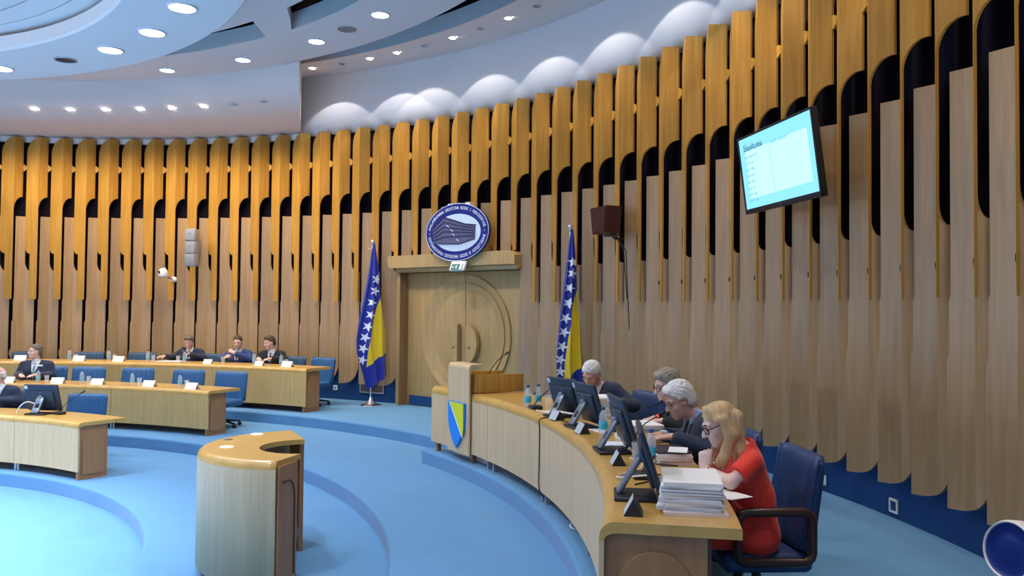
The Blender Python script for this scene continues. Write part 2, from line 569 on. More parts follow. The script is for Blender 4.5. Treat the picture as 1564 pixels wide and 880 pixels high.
def upper_mesh(zbot, name):
    m = MB()
    left = []
    if zbot < 3.2:
        left += [(0.125, zbot), (S_R, zbot)]
    else:
        left += [(0.0, zbot) if zbot > 3.42 else (0.125, zbot), (S_R, zbot)]
    left += [(S_R, ZT)] + [(S_R - S_R * math.sin(rad(a)), ZT - 0.30 + 0.30 * math.cos(rad(a))) for a in range(12, 91, 13)]
    left += [(0.0, 3.42)] + [(0.125 - 0.125 * math.cos(rad(a)), 3.42 - 0.14 * math.sin(rad(a))) for a in range(15, 91, 15)]
    facet(m, left, du, 0.024)
    right = [(S_R, 4.15)] + [(S_E - 0.095 * math.cos(rad(a)), 4.15 + 0.278 * math.sin(rad(a))) for a in range(10, 91, 10)]
    right += [(S_E, ZT), (S_R, ZT)]
    facet(m, right, du, 0.022)
    return m.mesh(name, M['honey'])


def lower_mesh(zbot, name):
    m = MB()
    ell = lambda s: zbot + 0.38 - 0.38 * math.sqrt(max(0, 1 - ((max(s, 0.345) - 0.345) / 0.312) ** 2))
    if zbot < 1.5:
        left = [(0.288, zbot), (0.345, zbot), (0.375, ell(0.375)), (0.40, ell(0.40)), (0.42, ell(0.42)), (0.445, ell(0.445)), (0.47, ell(0.47)), (0.47, ZL), (0.314, ZL), (0.314, 2.38), (0.304, 2.34), (0.304, 1.95), (0.288, 1.90)]
        ss = [0.47, 0.5, 0.53, 0.56, 0.59, 0.61, 0.63, 0.645, 0.655]
        right = [(s, ell(s)) for s in ss] + [(0.655, 2.92)]
        right += [(0.60 - 0.13 * math.cos(rad(a)), 3.12 - 0.20 * math.sin(rad(a))) for a in range(90, -1, -15)]
        facet(m, right, dl, 0.024)
    else:
        left = [(0.314, zbot), (0.47, zbot), (0.47, ZL), (0.314, ZL)]
    facet(m, left, dl, 0.024)
    return m.mesh(name, M['pale'])


def spacer_mesh(z, y, name):
    m = MB()
    poly = [(0.026, z + 0.055)] + [(0.026 + 0.034 * math.sin(rad(a)), z + 0.045 * math.cos(rad(a))) for a in range(40, 141, 20)] + [(0.026, z - 0.055)]
    poly = [(0.0, z + 0.062), (0.02, z + 0.070), (0.036, z + 0.05), (0.066, z + 0.028), (0.066, z - 0.028), (0.036, z - 0.05), (0.02, z - 0.070), (0.0, z - 0.062)]
    m.prism(poly, y, y + 0.03, 'y')
    return m.mesh(name, M['honey'])


UP_FULL, UP_SHORT = upper_mesh(ZF, 'upper_panel'), upper_mesh(3.20, 'upper_panel_short')
LO_FULL, LO_SHORT = lower_mesh(ZB, 'lower_panel'), lower_mesh(3.20, 'lower_panel_short')
SPACER = spacer_mesh(5.02, 0.0, 'spacer')
SPACER_LOW = MB()
SPACER_LOW.prism([(-0.014, 1.19), (0.014, 1.19), (0.04, 1.245), (0.04, 1.315), (0.014, 1.37), (-0.014, 1.37), (-0.04, 1.315), (-0.04, 1.245)], 0.02, 0.05, 'y')
SPACER_LOW = SPACER_LOW.mesh('spacer', M['honey'])
CLIP = MB()
CLIP.box((0.0, 0, 0), (0.022, 0.02, 0.05))
CLIP = CLIP.mesh('clip', M['black'])


def panel_place(k):
    th = TH0 - PITCH * k
    # landmarks: left flag 61.5, oval emblem 51, right flag 37.8, screen 12.5 degrees
    marks = [(61.5, 'the left flag'), (51.0, 'the oval emblem'), (37.8, 'the right flag'), (12.5, 'the wall screen')]
    mk = min(marks, key=lambda q: abs(q[0] - th))
    n = int((th - mk[0]) / PITCH) if th > mk[0] else int((mk[0] - th) / PITCH)
    side = 'left' if th > mk[0] else 'right'
    if n > 18:
        return 'at the far left of the wall'
    return '%s to the %s of %s' % (ORD[n], side, mk[1])


for k in range(-12, 37):
    th = TH0 - PITCH * k
    short = 9 <= k <= 15
    o = bpy.data.objects.new('wall_panel', UP_SHORT if short else UP_FULL)
    COL.objects.link(o)
    o.location = P(th, RW, 0)
    o.rotation_euler = (0, 0, out_rot(th))
    tag(o, 'tall amber-lit upper wall panel with rounded top corner, ' + panel_place(k), 'wall panel', 'upper wooden wall panels')
    s = bpy.data.objects.new('spacer', SPACER)
    COL.objects.link(s)
    s.parent = o
    short = 9 <= k <= 14
    o = bpy.data.objects.new('wall_panel', LO_SHORT if short else LO_FULL)
    COL.objects.link(o)
    o.location = P(th, RW, 0)
    o.rotation_euler = (0, 0, out_rot(th))
    tag(o, 'cool-lit veneer lower wall panel with a square-topped finger, ' + panel_place(k), 'wall panel', 'lower wooden wall panels')
    if not short:
        s = bpy.data.objects.new('spacer', SPACER_LOW)
        COL.objects.link(s)
        s.parent = o
        s.location = (0.64 - S_E + 0.07, 0.02, 0)
        if k >= 21:
            s = bpy.data.objects.new('clip', CLIP)
            COL.objects.link(s)
            s.parent = o
            s.location = (0.488 - S_E, 0.004, 2.62)

# ================================================================== DOUBLE DOOR
DTH = 50.15
D0, DP, DF = 1.52, 11.40, 11.22     # half width, distance of leaf plane, distance of frame plane
droot = bpy.data.objects.new('door_1', None)
COL.objects.link(droot)
droot.location = (0, 0, Z3)
droot.rotation_euler = (0, 0, out_rot(DTH))
droot['kind'] = 'structure'
tag(droot, 'double wooden door with carved rings and half-round handles under the oval emblem')
LZ = 2.895 - Z3
for s in (-1, 1):
    if s < 0:       # on the right the wall panels run over the frame
        m = MB()
        m.box((s * (D0 - 0.04), (DF + DP) / 2, LZ / 2), (0.08, DP - DF + 0.03, LZ))
        m.obj('jamb', M['jamb'], droot)
        m = MB()
        m.box((s * (D0 - 0.03), DF - 0.012, LZ / 2), (0.075, 0.035, LZ), 0.008)
        m.obj('architrave', M['door'], droot)
    # leaf
    leaf = bpy.data.objects.new('door_leaf', None)
    COL.objects.link(leaf)
    leaf.parent = droot
    W = D0 - 0.08
    m = MB()
    m.box((s * (W / 2 + 0.003), DP + 0.02, LZ / 2), (W - 0.008, 0.05, LZ - 0.02), 0.003)
    # carved half rings: raised arcs round the meeting edge
    cz = 1.80 - Z3
    cx = 0.0
    def band(r0, r1, y0, y1, a0=-90, a1=90, n=36):
        poly = []
        for i in range(n + 1):
            a = rad(a0 + (a1 - a0) * i / n)
            poly.append((s * r1 * math.cos(a), cz + r1 * math.sin(a)))
        for i in range(n + 1):
            a = rad(a1 - (a1 - a0) * i / n)
            poly.append((s * r0 * math.cos(a), cz + r0 * math.sin(a)))
        yf = [y0] * (n + 1) + [y1] * (n + 1)        # the face slopes in like a dish
        vs = [(max(abs(x), 0.006) * s, y_, z) for (x, z), y_ in zip(poly, yf)] + [(max(abs(x), 0.006) * s, DP + 0.002, z) for x, z in poly]
        k = len(poly)
        fs = [(k - 1 - i, k - 2 - i, i + 1, i) for i in range(n)]
        fs += [(k + i, k + k - 1 - i, k + k - 2 - i, k + i + 1) for i in range(n)]
        fs += [(i, i + k, (i + 1) % k + k, (i + 1) % k) for i in range(k)]
        m.add(vs, fs)
    band(0.89, 1.03, DP - 0.042, DP - 0.006)
    band(0.75, 0.89, DP - 0.030, DP - 0.004)
    o = m.obj('leaf_board', M['door'], leaf)
    m = MB()
    hz = 1.66 - Z3
    hp = [(s * 0.10, hz + 0.33), (s * 0.10, hz - 0.33)] + [(s * (0.10 + 0.25 * math.cos(rad(a))), hz + 0.33 * math.sin(rad(a))) for a in range(-80, 81, 10)]
    m.prism(hp, DP - 0.11, DP - 0.035, 'y')
    m.box((s * 0.16, DP - 0.02, hz), (0.06, 0.05, 0.4))
    m.obj('handle', M['door'], leaf)
    m = MB()
    m.lathe([(0.022, 0.0), (0.020, 0.012), (0.0, 0.014)], 14, mat=Matrix.Translation((s * 0.18, DP - 0.11, hz - 0.06)) @ Matrix.Rotation(PI / 2, 4, 'X'))
    m.obj('lock_rosette', M['screw'], leaf)
    m = MB()
    m.box((s * (W / 2 + 0.15), DP - 0.012, 0.10), (W - 0.45, 0.02, 0.16))
    m.obj('kick_plate', M['skirt'], leaf)
# lintel: cornice board with rounded ends over the frame
m = MB()
zc0, zc1 = 2.97 - Z3, 3.19 - Z3
poly = [(-D0 - 0.13, zc1), (1.20, zc1), (1.27, zc1 - 0.02), (1.34, zc1 - 0.07), (1.34, zc0), (-D0 - 0.05, zc0)] + [(-D0 - 0.05 - 0.08 * math.sin(rad(a)), zc0 + 0.10 - 0.10 * math.cos(rad(a))) for a in range(15, 91, 15)]
m.prism(poly, DF - 0.15, DF + 0.16, 'y')
m.obj('cornice', M['door'], droot)
m = MB()
m.box((-0.09, DF - 0.015, (LZ + zc0) / 2), (2 * D0 - 0.18, 0.13, zc0 - LZ), 0.006)
m.box((0, DP - 0.01, (LZ + zc0) / 2), (2 * D0 - 0.1, 0.08, zc0 - LZ))
m.obj('lintel', M['door'], droot)

# ---- flush vent and sockets in the blue skirting
def wall_thing(name, th, r, z, label, cat, group=None):
    return empty(name, P(th, r, z), out_rot(th), label, cat, group)


v = wall_thing('wall_vent', 61.4, 11.485, 0.80, 'dark floor-level vent with a grey frame behind the left flag', 'vent')
m = MB()
m.box((0, -0.005, 0), (0.50, 0.012, 0.25))
m.obj('grille', M['grille'], v)
m = MB()
for c, s in (((0, -0.012, 0.13), (0.56, 0.02, 0.025)), ((0, -0.012, -0.13), (0.56, 0.02, 0.025)), ((-0.27, -0.012, 0), (0.025, 0.02, 0.26)), ((0.27, -0.012, 0), (0.025, 0.02, 0.26))):
    m.box(c, s)
m.obj('vent_frame', M['speaker_grey'], v)
for th, z, open_, lab in ((13.96, 0.615, False, 'white wall socket on the blue skirting behind the woman\'s chair'),
                          (8.7, 0.61, True, 'white-framed empty socket box on the blue skirting at the right'),
                          (65.7, 0.72, False, 'white wall socket on the blue skirting left of the left flag')):
    t = wall_thing('wall_socket', th, 11.487, z, lab, 'socket')
    m = MB()
    if open_:
        for c, s in (((0, -0.006, 0.05), (0.115, 0.014, 0.018)), ((0, -0.006, -0.05), (0.115, 0.014, 0.018)), ((-0.05, -0.006, 0), (0.018, 0.014, 0.1)), ((0.05, -0.006, 0), (0.018, 0.014, 0.1))):
            m.box(c, s)
        m.obj('socket_frame', M['white_plastic'], t)
        m = MB()
        m.box((0, -0.002, 0), (0.09, 0.006, 0.09))
        m.obj('socket_hole', M['skirt'], t)
    else:
        m.box((0, -0.006, 0), (0.10, 0.014, 0.10), 0.006)
        m.obj('socket_plate', M['white_plastic'], t)
        m = MB()
        m.lathe([(0.0, 0.001), (0.022, 0.0), (0.022, 0.003)], 16, mat=Matrix.Translation((0, -0.014, 0)) @ Matrix.Rotation(PI / 2, 4, 'X'))
        m.obj('socket_well', M['grey_plastic'], t)

# ================================================================== CEILING LIGHTS
def lamp_meshes(r, key, off=False):
    a = MB()
    a.lathe([(r * 1.14, 0.0), (r * 1.14, -0.012), (r, -0.016), (r * 0.98, 0.0)], 32)
    b = MB()
    b.lathe([(0.0, -0.010), (r * 0.99, -0.008), (r, -0.002)], 32)
    return a.mesh('trim_ring', M['lamp_trim']), b.mesh('lens', M[key])


BIG = lamp_meshes(0.135, 'lamp')
MID = lamp_meshes(0.115, 'lamp')
SML = lamp_meshes(0.062, 'lamp_warm')
OFF = lamp_meshes(0.062, 'lamp_off')


def lamp(kind, th, r, z, label, group, tilt=None):
    t = empty('ceiling_downlight', P(th, r, z), out_rot(th), label, 'ceiling light', group)
    if tilt:
        t.rotation_euler = (tilt, 0, out_rot(th))
    for nm, me in zip(('trim_ring', 'lens'), kind):
        o = bpy.data.objects.new(nm, me)
        COL.objects.link(o)
        o.parent = t
    return t


def spot(name, loc, to, power, color, angle, blend=0.3, radius=0.06):
    d = bpy.data.lights.new(name, 'SPOT')
    d.energy = power
    d.color = color
    d.spot_size = rad(angle)
    d.spot_blend = blend
    d.shadow_soft_size = radius
    o = bpy.data.objects.new(name, d)
    COL.objects.link(o)
    o.location = loc
    o.rotation_euler = (Vector(to) - Vector(loc)).to_track_quat('-Z', 'Y').to_euler()
    return o


COOL, WARM, NEUT = (0.95, 0.97, 1.0), (1.0, 0.80, 0.52), (1.0, 0.95, 0.90)
LP = dict(disc=240.0, ring=170.0, row=64.0, cove=24.0, wash=66.0, inner=2000.0, up=330.0)

for i, th in enumerate((76.5, 55.8, 45.25, 34.8)):
    lamp(BIG, th, 5.62, 5.37, 'large round downlight on the lowered ceiling disc, %s from the left' % ORD[i], 'downlights on the ceiling disc')
for i, (th, r) in enumerate(((74.7, 8.65), (64.1, 8.59), (52.8, 8.52), (42.0, 8.45))):
    lamp(MID, th, r, soffit_z(r) if th > 60 else 6.2, 'round downlight on the outer ceiling ring, %s from the left' % ORD[i], 'downlights on the outer ceiling ring')
ROW = (93.9, 90.06, 86.15, 82.2, 78.45, 74.6, 70.9, 67.2)
for i, th in enumerate(ROW):
    off = i in (6, 7)
    lamp(OFF if off else SML, th, 9.65, soffit_z(9.65), 'small %sspotlight on the sloping soffit above the left panels, %s from the left' % ('unlit ' if off else '', ORD[i]), 'small spotlights on the soffit', 0.33)
COVE = [(65.6, 1), (62.0, 0), (58.5, 1), (55.1, 1), (51.6, 0), (48.1, 1), (44.6, 0), (41.1, 1), (37.6, 0), (34.1, 1), (30.6, 0), (27.1, 1), (23.6, 0), (20.1, 1)]
for i, (th, on) in enumerate(COVE):
    if th > 33:
        lamp(SML if on else OFF, th, 10.6, 6.585 + 0.43 * 0.15, 'small %sspotlight on the white cove ceiling, %s from its left end' % ('' if on else 'unlit ', ORD[i]), 'small spotlights on the cove', -0.15)
for th, r, z, lab in ((64.8, 5.6, 5.37, 'dark round air vent on the lowered ceiling disc'), (85.2, 8.35, 6.2, 'dark round air vent just outside the ceiling disc'), (47.5, 8.46, 6.2, 'grey round air vent on the outer ceiling ring')):
    t = empty('ceiling_vent', P(th, r, z), out_rot(th), lab, 'vent', 'round ceiling vents')
    m = MB()
    m.lathe([(0.135, 0.0), (0.135, -0.012), (0.115, -0.016), (0.115, -0.004)], 28)
    m.obj('vent_ring', M['lamp_off'], t)
    m = MB()
    m.lathe([(0.0, -0.003), (0.116, -0.003)], 28, smooth=False)
    for q in range(-3, 4):
        w = math.sqrt(max(0, 0.112 ** 2 - (q * 0.03) ** 2))
        m.box((0, q * 0.03, -0.009), (2 * w, 0.010, 0.008))
    m.obj('vent_grille', M['lamp_off'] if th < 50 else M['grille'], t)

# the light itself: lamps in rings under the ceiling, not all below a fitting, and added rear uplights
for k in range(12):
    th = 34.8 + 30 * k
    spot('disc_light', P(th, 5.62, 5.33), P(th, 5.62, 0), LP['disc'], COOL, 130, 0.8, 0.13)
for k in range(6):
    th = 15 + 60 * k
    spot('inner_light', P(th, 2.6, 5.57), P(th, 2.6, 0), LP['inner'], (0.90, 0.965, 1.0), 84, 0.9, 0.15)
for th in (-40, -20, 0, 20, 42, 52.8, 64.1, 74.7, 96, 117, 145, 175, 205, 235, 265, 290):
    z_ = soffit_z(8.5) if th > 60 else 6.2
    spot('ring_light', P(th, 8.5, z_ - 0.03), P(th, 8.5, 0), LP['ring'] * (0.45 if -45 < th < 25 else 1.0), NEUT, 140, 0.8, 0.11)
for i, th in enumerate((105.5, 101.6, 97.7) + ROW):
    spot('row_light', P(th, 9.70, soffit_z(9.70) - 0.028), P(th, 10.7, 3.4), LP['row'], WARM, 116, 0.7, 0.02)
for i, (th, on) in enumerate(COVE + [(16.6, 1), (9.6, 1), (2.6, 1), (-4.4, 1), (-11.4, 1)]):
    if on:
        spot('cove_light', P(th, 10.62, 6.595), P(th, 12.30, 3.0), LP['cove'], (1.0, 0.96, 0.93), 86, 0.10, 0.02)
        spot('cove_wash', P(th - 1.7, 10.5, 6.55), P(th - 1.7, 11.1, 3.6), LP['wash'], WARM, 76, 0.7, 0.04)
for th in (150, 180, 210, 240, 270, 298):
    spot('added_uplight', P(th, 10.9, 2.5), P(th, 5.5, 6.0), LP['up'], (1.0, 0.88, 0.76), 105, 0.9, 0.1)  # added fill from out of view, evens out the blue on the ceiling
w = bpy.data.worlds.new('World')
w.use_nodes = True
w.node_tree.nodes['Background'].inputs[0].default_value = (0.75, 0.85, 1.0, 1)
w.node_tree.nodes['Background'].inputs[1].default_value = 0.3
bpy.context.scene.world = w
# ================================================================== CURVED DESKS
DESK_H = 0.735


def desk_top_profile(rf, depth, z, rr=0.055, t=0.045):
    """bent sheet: a flat top that rolls over at the front"""
    p = [(rf + depth, z - 0.004), (rf + depth - 0.004, z)]
    p += [(rf + rr - rr * math.sin(rad(a)), z - rr + rr * math.cos(rad(a))) for a in range(0, 91, 15)]
    p += [(rf, z - rr - 0.02), (rf + 0.024, z - rr - 0.02)]
    p += [(rf + rr + 0.02 - (rr - 0.004) * math.cos(rad(a)), z - rr - 0.01 + (rr + 0.01 - t) * math.sin(rad(a))) for a in range(0, 91, 15)]
    p += [(rf + depth, z - t)]
    return p


def side_panel(parent, th, rf, w, z0, z1, sgn, mat=None):
    """upright end panel with a raised arch; sgn = side it faces in angle"""
    m = MB()
    T = Matrix.Translation(P(th, rf, 0)) @ Matrix.Rotation(rad(th), 4, 'Z')   # local x = outwards, y = rising angle
    m.box((w / 2, -sgn * 0.02, (z0 + z1) / 2), (w, 0.04, z1 - z0), mat=T)
    # arch: a thin raised field with a round head
    a = w * 0.36
    cz = z1 - 0.085 - a
    poly = [(w * 0.5 - a, z0 + 0.06)] + [(w * 0.5 - a * math.cos(rad(q)), cz + a * math.sin(rad(q))) for q in range(0, 181, 9)] + [(w * 0.5 + a, z0 + 0.06)]
    m.prism(poly, 0.0, sgn * 0.010, 'y', mat=T)
    ring = [(w * 0.5 - a * math.cos(rad(q)), sgn * 0.004, cz + a * math.sin(rad(q))) for q in range(0, 181, 6)]
    ring = [(w * 0.5 - a, sgn * 0.004, z0 + 0.06)] + ring + [(w * 0.5 + a, sgn * 0.004, z0 + 0.06)]
    o = m.obj('side_panel', mat or M['desk_side'], parent)
    g = MB()
    g.tube(ring, 0.006, 6, mat=T)
    g.obj('arch_groove', M['jamb'], o)
    return o


def curved_desk(label, rf, th_end, th_far, zf, seams, gap=0.10, depth=0.62, side_w=0.36, h=DESK_H):
    root = empty('curved_desk', (0, 0, 0), 0, label, 'desk', 'curved rows of desks')
    z = zf + h
    cuts = [th_end] + seams + [th_far]
    for a, b in zip(cuts[:-1], cuts[1:]):
        m = MB()
        m.sweep(desk_top_profile(rf, depth, z), a, b - 0.02, smooth=False)
        m.obj('desktop', M['desk_top'], root)
        m = MB()
        m.sweep([(rf, zf + gap), (rf + 0.022, zf + gap), (rf + 0.022, z - 0.07), (rf, z - 0.07)], a, b - 0.06, smooth=False)
        m.obj('front_panel', M['desk_lit' if rf < 6 else 'desk'], root)
    m = MB()
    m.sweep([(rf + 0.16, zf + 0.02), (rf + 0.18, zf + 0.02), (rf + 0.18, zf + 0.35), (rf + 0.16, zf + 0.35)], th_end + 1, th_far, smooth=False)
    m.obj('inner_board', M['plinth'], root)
    side_panel(root, th_end + 0.25, rf + 0.022, side_w, zf, z - 0.045, -1)
    for s in seams:
        for d in (-0.28, 0.28):
            m = MB()
            m.lathe([(0.014, zf), (0.014, zf + 0.12)], 10, mat=Matrix.Translation(P(s + d * 5 / rf, rf + 0.05, 0)), caps=True)
            m.obj('leg', M['white_plastic'], root)
    return root


DESK_F, DESK_M, DESK_B = 5.37, 7.73, 9.54
H_F, H_M, H_B = 0.685, 0.665, 0.73
curved_desk('nearest of the three curved desk rows on the left, with the monitor', DESK_F, 56.5, 101, Z1, [69.6], depth=0.60, h=H_F)
curved_desk('middle of the three curved desk rows on the left, in front of the blue chairs', DESK_M, 62.0, 108, Z2, [76.0, 92.0], h=H_M)
curved_desk('rearmost curved desk row on the left, along the panelled wall', DESK_B, 60.55, 112, Z3, [82.0, 98.0], h=H_B)

# ================================================================== HEAD TABLE (podium)
POD_R, POD_Z = 8.63, Z3 + 0.785
pod = empty('head_table', (0, 0, 0), 0, 'long curved head table with coat-of-arms shield, monitors and paper stacks on it', 'desk')
cuts = [-10.2, -1.5, 7.4, 14.5, 24.8, 34.6]
for a, b in zip(cuts[:-1], cuts[1:]):
    m = MB()
    m.sweep(desk_top_profile(POD_R, 0.63, POD_Z, 0.07, 0.05), a, b - 0.02, smooth=False)
    m.obj('tabletop', M['desk_top'], pod)
    m = MB()
    m.sweep([(POD_R, Z3 + 0.11), (POD_R + 0.022, Z3 + 0.11), (POD_R + 0.022, POD_Z - 0.085), (POD_R, POD_Z - 0.085)], a, b - 0.05, smooth=False)
    m.obj('front_panel', M['desk_lit'], pod)
side_panel(pod, -9.98, POD_R + 0.022, 0.46, Z3, POD_Z - 0.05, -1)
m = MB()
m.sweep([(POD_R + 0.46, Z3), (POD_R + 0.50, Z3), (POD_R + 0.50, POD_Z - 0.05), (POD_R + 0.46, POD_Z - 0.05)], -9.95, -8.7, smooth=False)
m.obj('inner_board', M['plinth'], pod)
for th in (34.0, 28.0, 25.2, 24.2, 14.8, 14.1, 4.0, -5.5):
    m = MB()
    m.box((0, 0.06, Z3 + 0.06), (0.05 if th > 27 else 0.03, 0.05, 0.13), mat=Matrix.Translation(P(th, POD_R, 0)) @ Matrix.Rotation(out_rot(th), 4, 'Z'))
    m.obj('leg', M['jamb'] if th > 27 else M['speaker_grey'], pod)
for a, b in ((29.3, 32.4), (26.0, 28.6)):
    m = MB()
    m.sweep([(POD_R + 0.14, Z3), (POD_R + 0.17, Z3), (POD_R + 0.17, Z3 + 0.2), (POD_R + 0.14, Z3 + 0.2)], a, b)
    m.obj('kick_board', M['paper_pink'], pod)

# speaker's stand built on the table: a tall bent front sheet, two side walls and the shield
sp_ = empty('speaking_stand', P(29.4, POD_R, 0), out_rot(29.4), 'tall wooden speaking stand with a shield, on the far end of the head table', 'lectern')
W = 0.275
m = MB()
# bent sheet in (y out, z): front face then rolled back over the top
pr = [(-0.045, Z3 + 0.09), (-0.045, 1.57)] + [(0.005 - 0.05 * math.cos(rad(a)), 1.57 + 0.05 * math.sin(rad(a))) for a in range(15, 91, 15)] + [(0.14, 1.62), (0.14, 1.598), (0.006, 1.598)]
pr += [(0.006 - 0.029 * math.sin(rad(a)), 1.569 + 0.029 * math.cos(rad(a))) for a in range(20, 91, 23)] + [(-0.023, Z3 + 0.09)]
m.prism(pr, -W, W, 'x')
m.obj('front_sheet', M['desk_lit'], sp_)
for s in (-1, 1):
    m = MB()
    m.box((s * (W - 0.012), 0.37, 1.40), (0.024, 0.60, 0.205), 0.004)
    # rounded front corner of the side wall
    pts = [(s * (W - 0.012 - 0.10 + 0.10 * math.cos(rad(a))), 0.07 - 0.10 * math.sin(rad(a)) + 0.05) for a in range(0, 91, 15)]
    for i in range(len(pts) - 1):
        (x0, y0), (x1, y1) = pts[i], pts[i + 1]
        m.add([(x0, y0, 1.2975), (x1, y1, 1.2975), (x1, y1, 1.5025), (x0, y0, 1.5025)], [(0, 1, 2, 3)], True)
    m.obj('side_wall', M['honey'], sp_)  # warm light on these walls is put into their amber colour
m = MB()
m.box((0, 0.30, 1.44), (2 * W - 0.05, 0.42, 0.022))
m.obj('reading_board', M['honey'], sp_)
# shield
def shield_poly(w, h, n=12):
    p = [(-w, h), (w, h)]
    p += [(w * (1 - (i / n) ** 2.1), h - (0.30 + 0.70 * (i / n)) * 2 * h) if i else (w, h - 0.30 * 2 * h) for i in range(0, n)]
    p += [(0, -h)]
    p += [(-w * (1 - (i / n) ** 2.1), h - (0.30 + 0.70 * (i / n)) * 2 * h) for i in range(n - 1, -1, -1)]
    return p
sh = empty('coat_of_arms_shield', P(29.4, POD_R, 0.915), out_rot(29.4), 'blue and yellow shield emblem fixed to the front of the speaking stand', 'emblem')
m = MB()
m.prism(shield_poly(0.208, 0.262), -0.075, -0.0455, 'y')
m.obj('shield_body', M['shield_blue'], sh)
m = MB()
# yellow wedge: from the top edge down to the right side
tri = [(-0.150, 0.255), (0.203, 0.255), (0.203, -0.02), (0.196, -0.075), (0.185, -0.105)]
m.prism(tri, -0.082, -0.074, 'y')
m.obj('yellow_field', M['shield_yellow'], sh)
m = MB()
m.prism([(-0.172, 0.255), (-0.150, 0.255), (0.185, -0.105), (0.178, -0.130)], -0.0815, -0.074, 'y')
m.obj('white_stripe', M['shield_white'], sh)
# its microphone
mc = empty('gooseneck_microphone', P(29.4, 8.98, 1.4525), out_rot(29.4), 'thin gooseneck microphone rising from the speaking stand in front of the door', 'microphone', 'gooseneck microphones')
m = MB()
m.lathe([(0.03, 0), (0.03, 0.012), (0.008, 0.02)], 16, caps=True)
m.obj('base', M['black'], mc)
m = MB()
m.tube([(0, 0, 0.02), (0.03, 0.02, 0.10), (0.13, 0.05, 0.20), (0.27, 0.07, 0.275)], 0.005, 6)
m.obj('stem', M['cable_black'], mc)
m = MB()
m.tube([(0.26, 0.07, 0.27), (0.275, 0.071, 0.278), (0.33, 0.08, 0.305), (0.335, 0.08, 0.307)], [0.004, 0.010, 0.010, 0.004], 8)
m.obj('capsule', M['black'], mc)

# ================================================================== FREE-STANDING CRESCENT LECTERN
LEC_H = 0.965
lc = empty('crescent_lectern', (0, 0, 0), 0, 'free-standing curved wooden lectern with a crescent top in the middle of the floor', 'lectern')
tip_f, tip_n = Vector((6.35, 1.68)), Vector((6.49, 1.00))
cor_f, cor_n = Vector((6.08, 2.24)), Vector((6.40, 0.66))
# outer curve through far corner, back and near corner
def circ3(a, b, c):
    d = 2 * (a.x * (b.y - c.y) + b.x * (c.y - a.y) + c.x * (a.y - b.y))
    ux = (a.length_squared * (b.y - c.y) + b.length_squared * (c.y - a.y) + c.length_squared * (a.y - b.y)) / d
    uy = (a.length_squared * (c.x - b.x) + b.length_squared * (a.x - c.x) + c.length_squared * (b.x - a.x)) / d
    return Vector((ux, uy)), (Vector((ux, uy)) - a).length
LCEN, LR = circ3(cor_f, Vector((5.585, 1.36)), cor_n)
af = math.atan2(cor_f.y - LCEN.y, cor_f.x - LCEN.x)
an = math.atan2(cor_n.y - LCEN.y, cor_n.x - LCEN.x) + 2 * PI
NCEN, NR = circ3(tip_f, Vector((6.10, 1.44)), tip_n)
nf = math.atan2(tip_f.y - NCEN.y, tip_f.x - NCEN.x)
nn = math.atan2(tip_n.y - NCEN.y, tip_n.x - NCEN.x)
nf = nf % (2 * PI)
nn = nn % (2 * PI)
NSEG = 36
outer = lambda t, d=0.0: Vector((LCEN.x + (LR - d) * math.cos(af + (an - af) * t), LCEN.y + (LR - d) * math.sin(af + (an - af) * t)))
inner = lambda t: Vector((NCEN.x + NR * math.cos(nf + (nn - nf) * t), NCEN.y + NR * math.sin(nf + (nn - nf) * t)))
LZ0, LZ1 = Z1 + 0.07, Z1 + LEC_H
m = MB()
rr = 0.06
prof = [(rr, 0.0)] + [(rr - rr * math.sin(rad(a)), -rr + rr * math.cos(rad(a))) for a in range(15, 91, 15)]
rows = [[(*inner(i / NSEG), LZ1 - 0.04) for i in range(NSEG + 1)], [(*inner(i / NSEG), LZ1) for i in range(NSEG + 1)]]
for d, dz in prof:
    rows.append([(*outer(i / NSEG, d), LZ1 + dz) for i in range(NSEG + 1)])
grid_mb(m, rows[:2], False)
grid_mb(m, [rows[1], rows[2]], False)
grid_mb(m, rows[2:], True)
rows2 = [[(*inner(i / NSEG), LZ1 - 0.04) for i in range(NSEG + 1)], [(*outer(i / NSEG, 0.05), LZ1 - 0.04) for i in range(NSEG + 1)]]
grid_mb(m, rows2, False)
for t in (0, 1):   # the tips
    col = [Vector(r[0 if t == 0 else -1]) for r in rows]
    m.add([tuple(v) for v in col] + [(*outer(t, 0.05), LZ1 - 0.04)], [list(range(len(col) + 1))])
m.obj('crescent_top', M['desk_top'], lc)
m = MB()
grid_mb(m, [[(*outer(i / NSEG, d), z) for i in range(NSEG + 1)] for d, z in ((0, LZ1 - rr), (0, LZ0))], True)
grid_mb(m, [[(*outer(i / NSEG, 0.022), z) for i in range(NSEG + 1)] for z in (LZ1 - rr, LZ0)], True)
grid_mb(m, [[(*outer(i / NSEG, d), LZ0) for i in range(NSEG + 1)] for d in (0, 0.022)], False)
m.obj('curved_front', M['desk_lit'], lc)
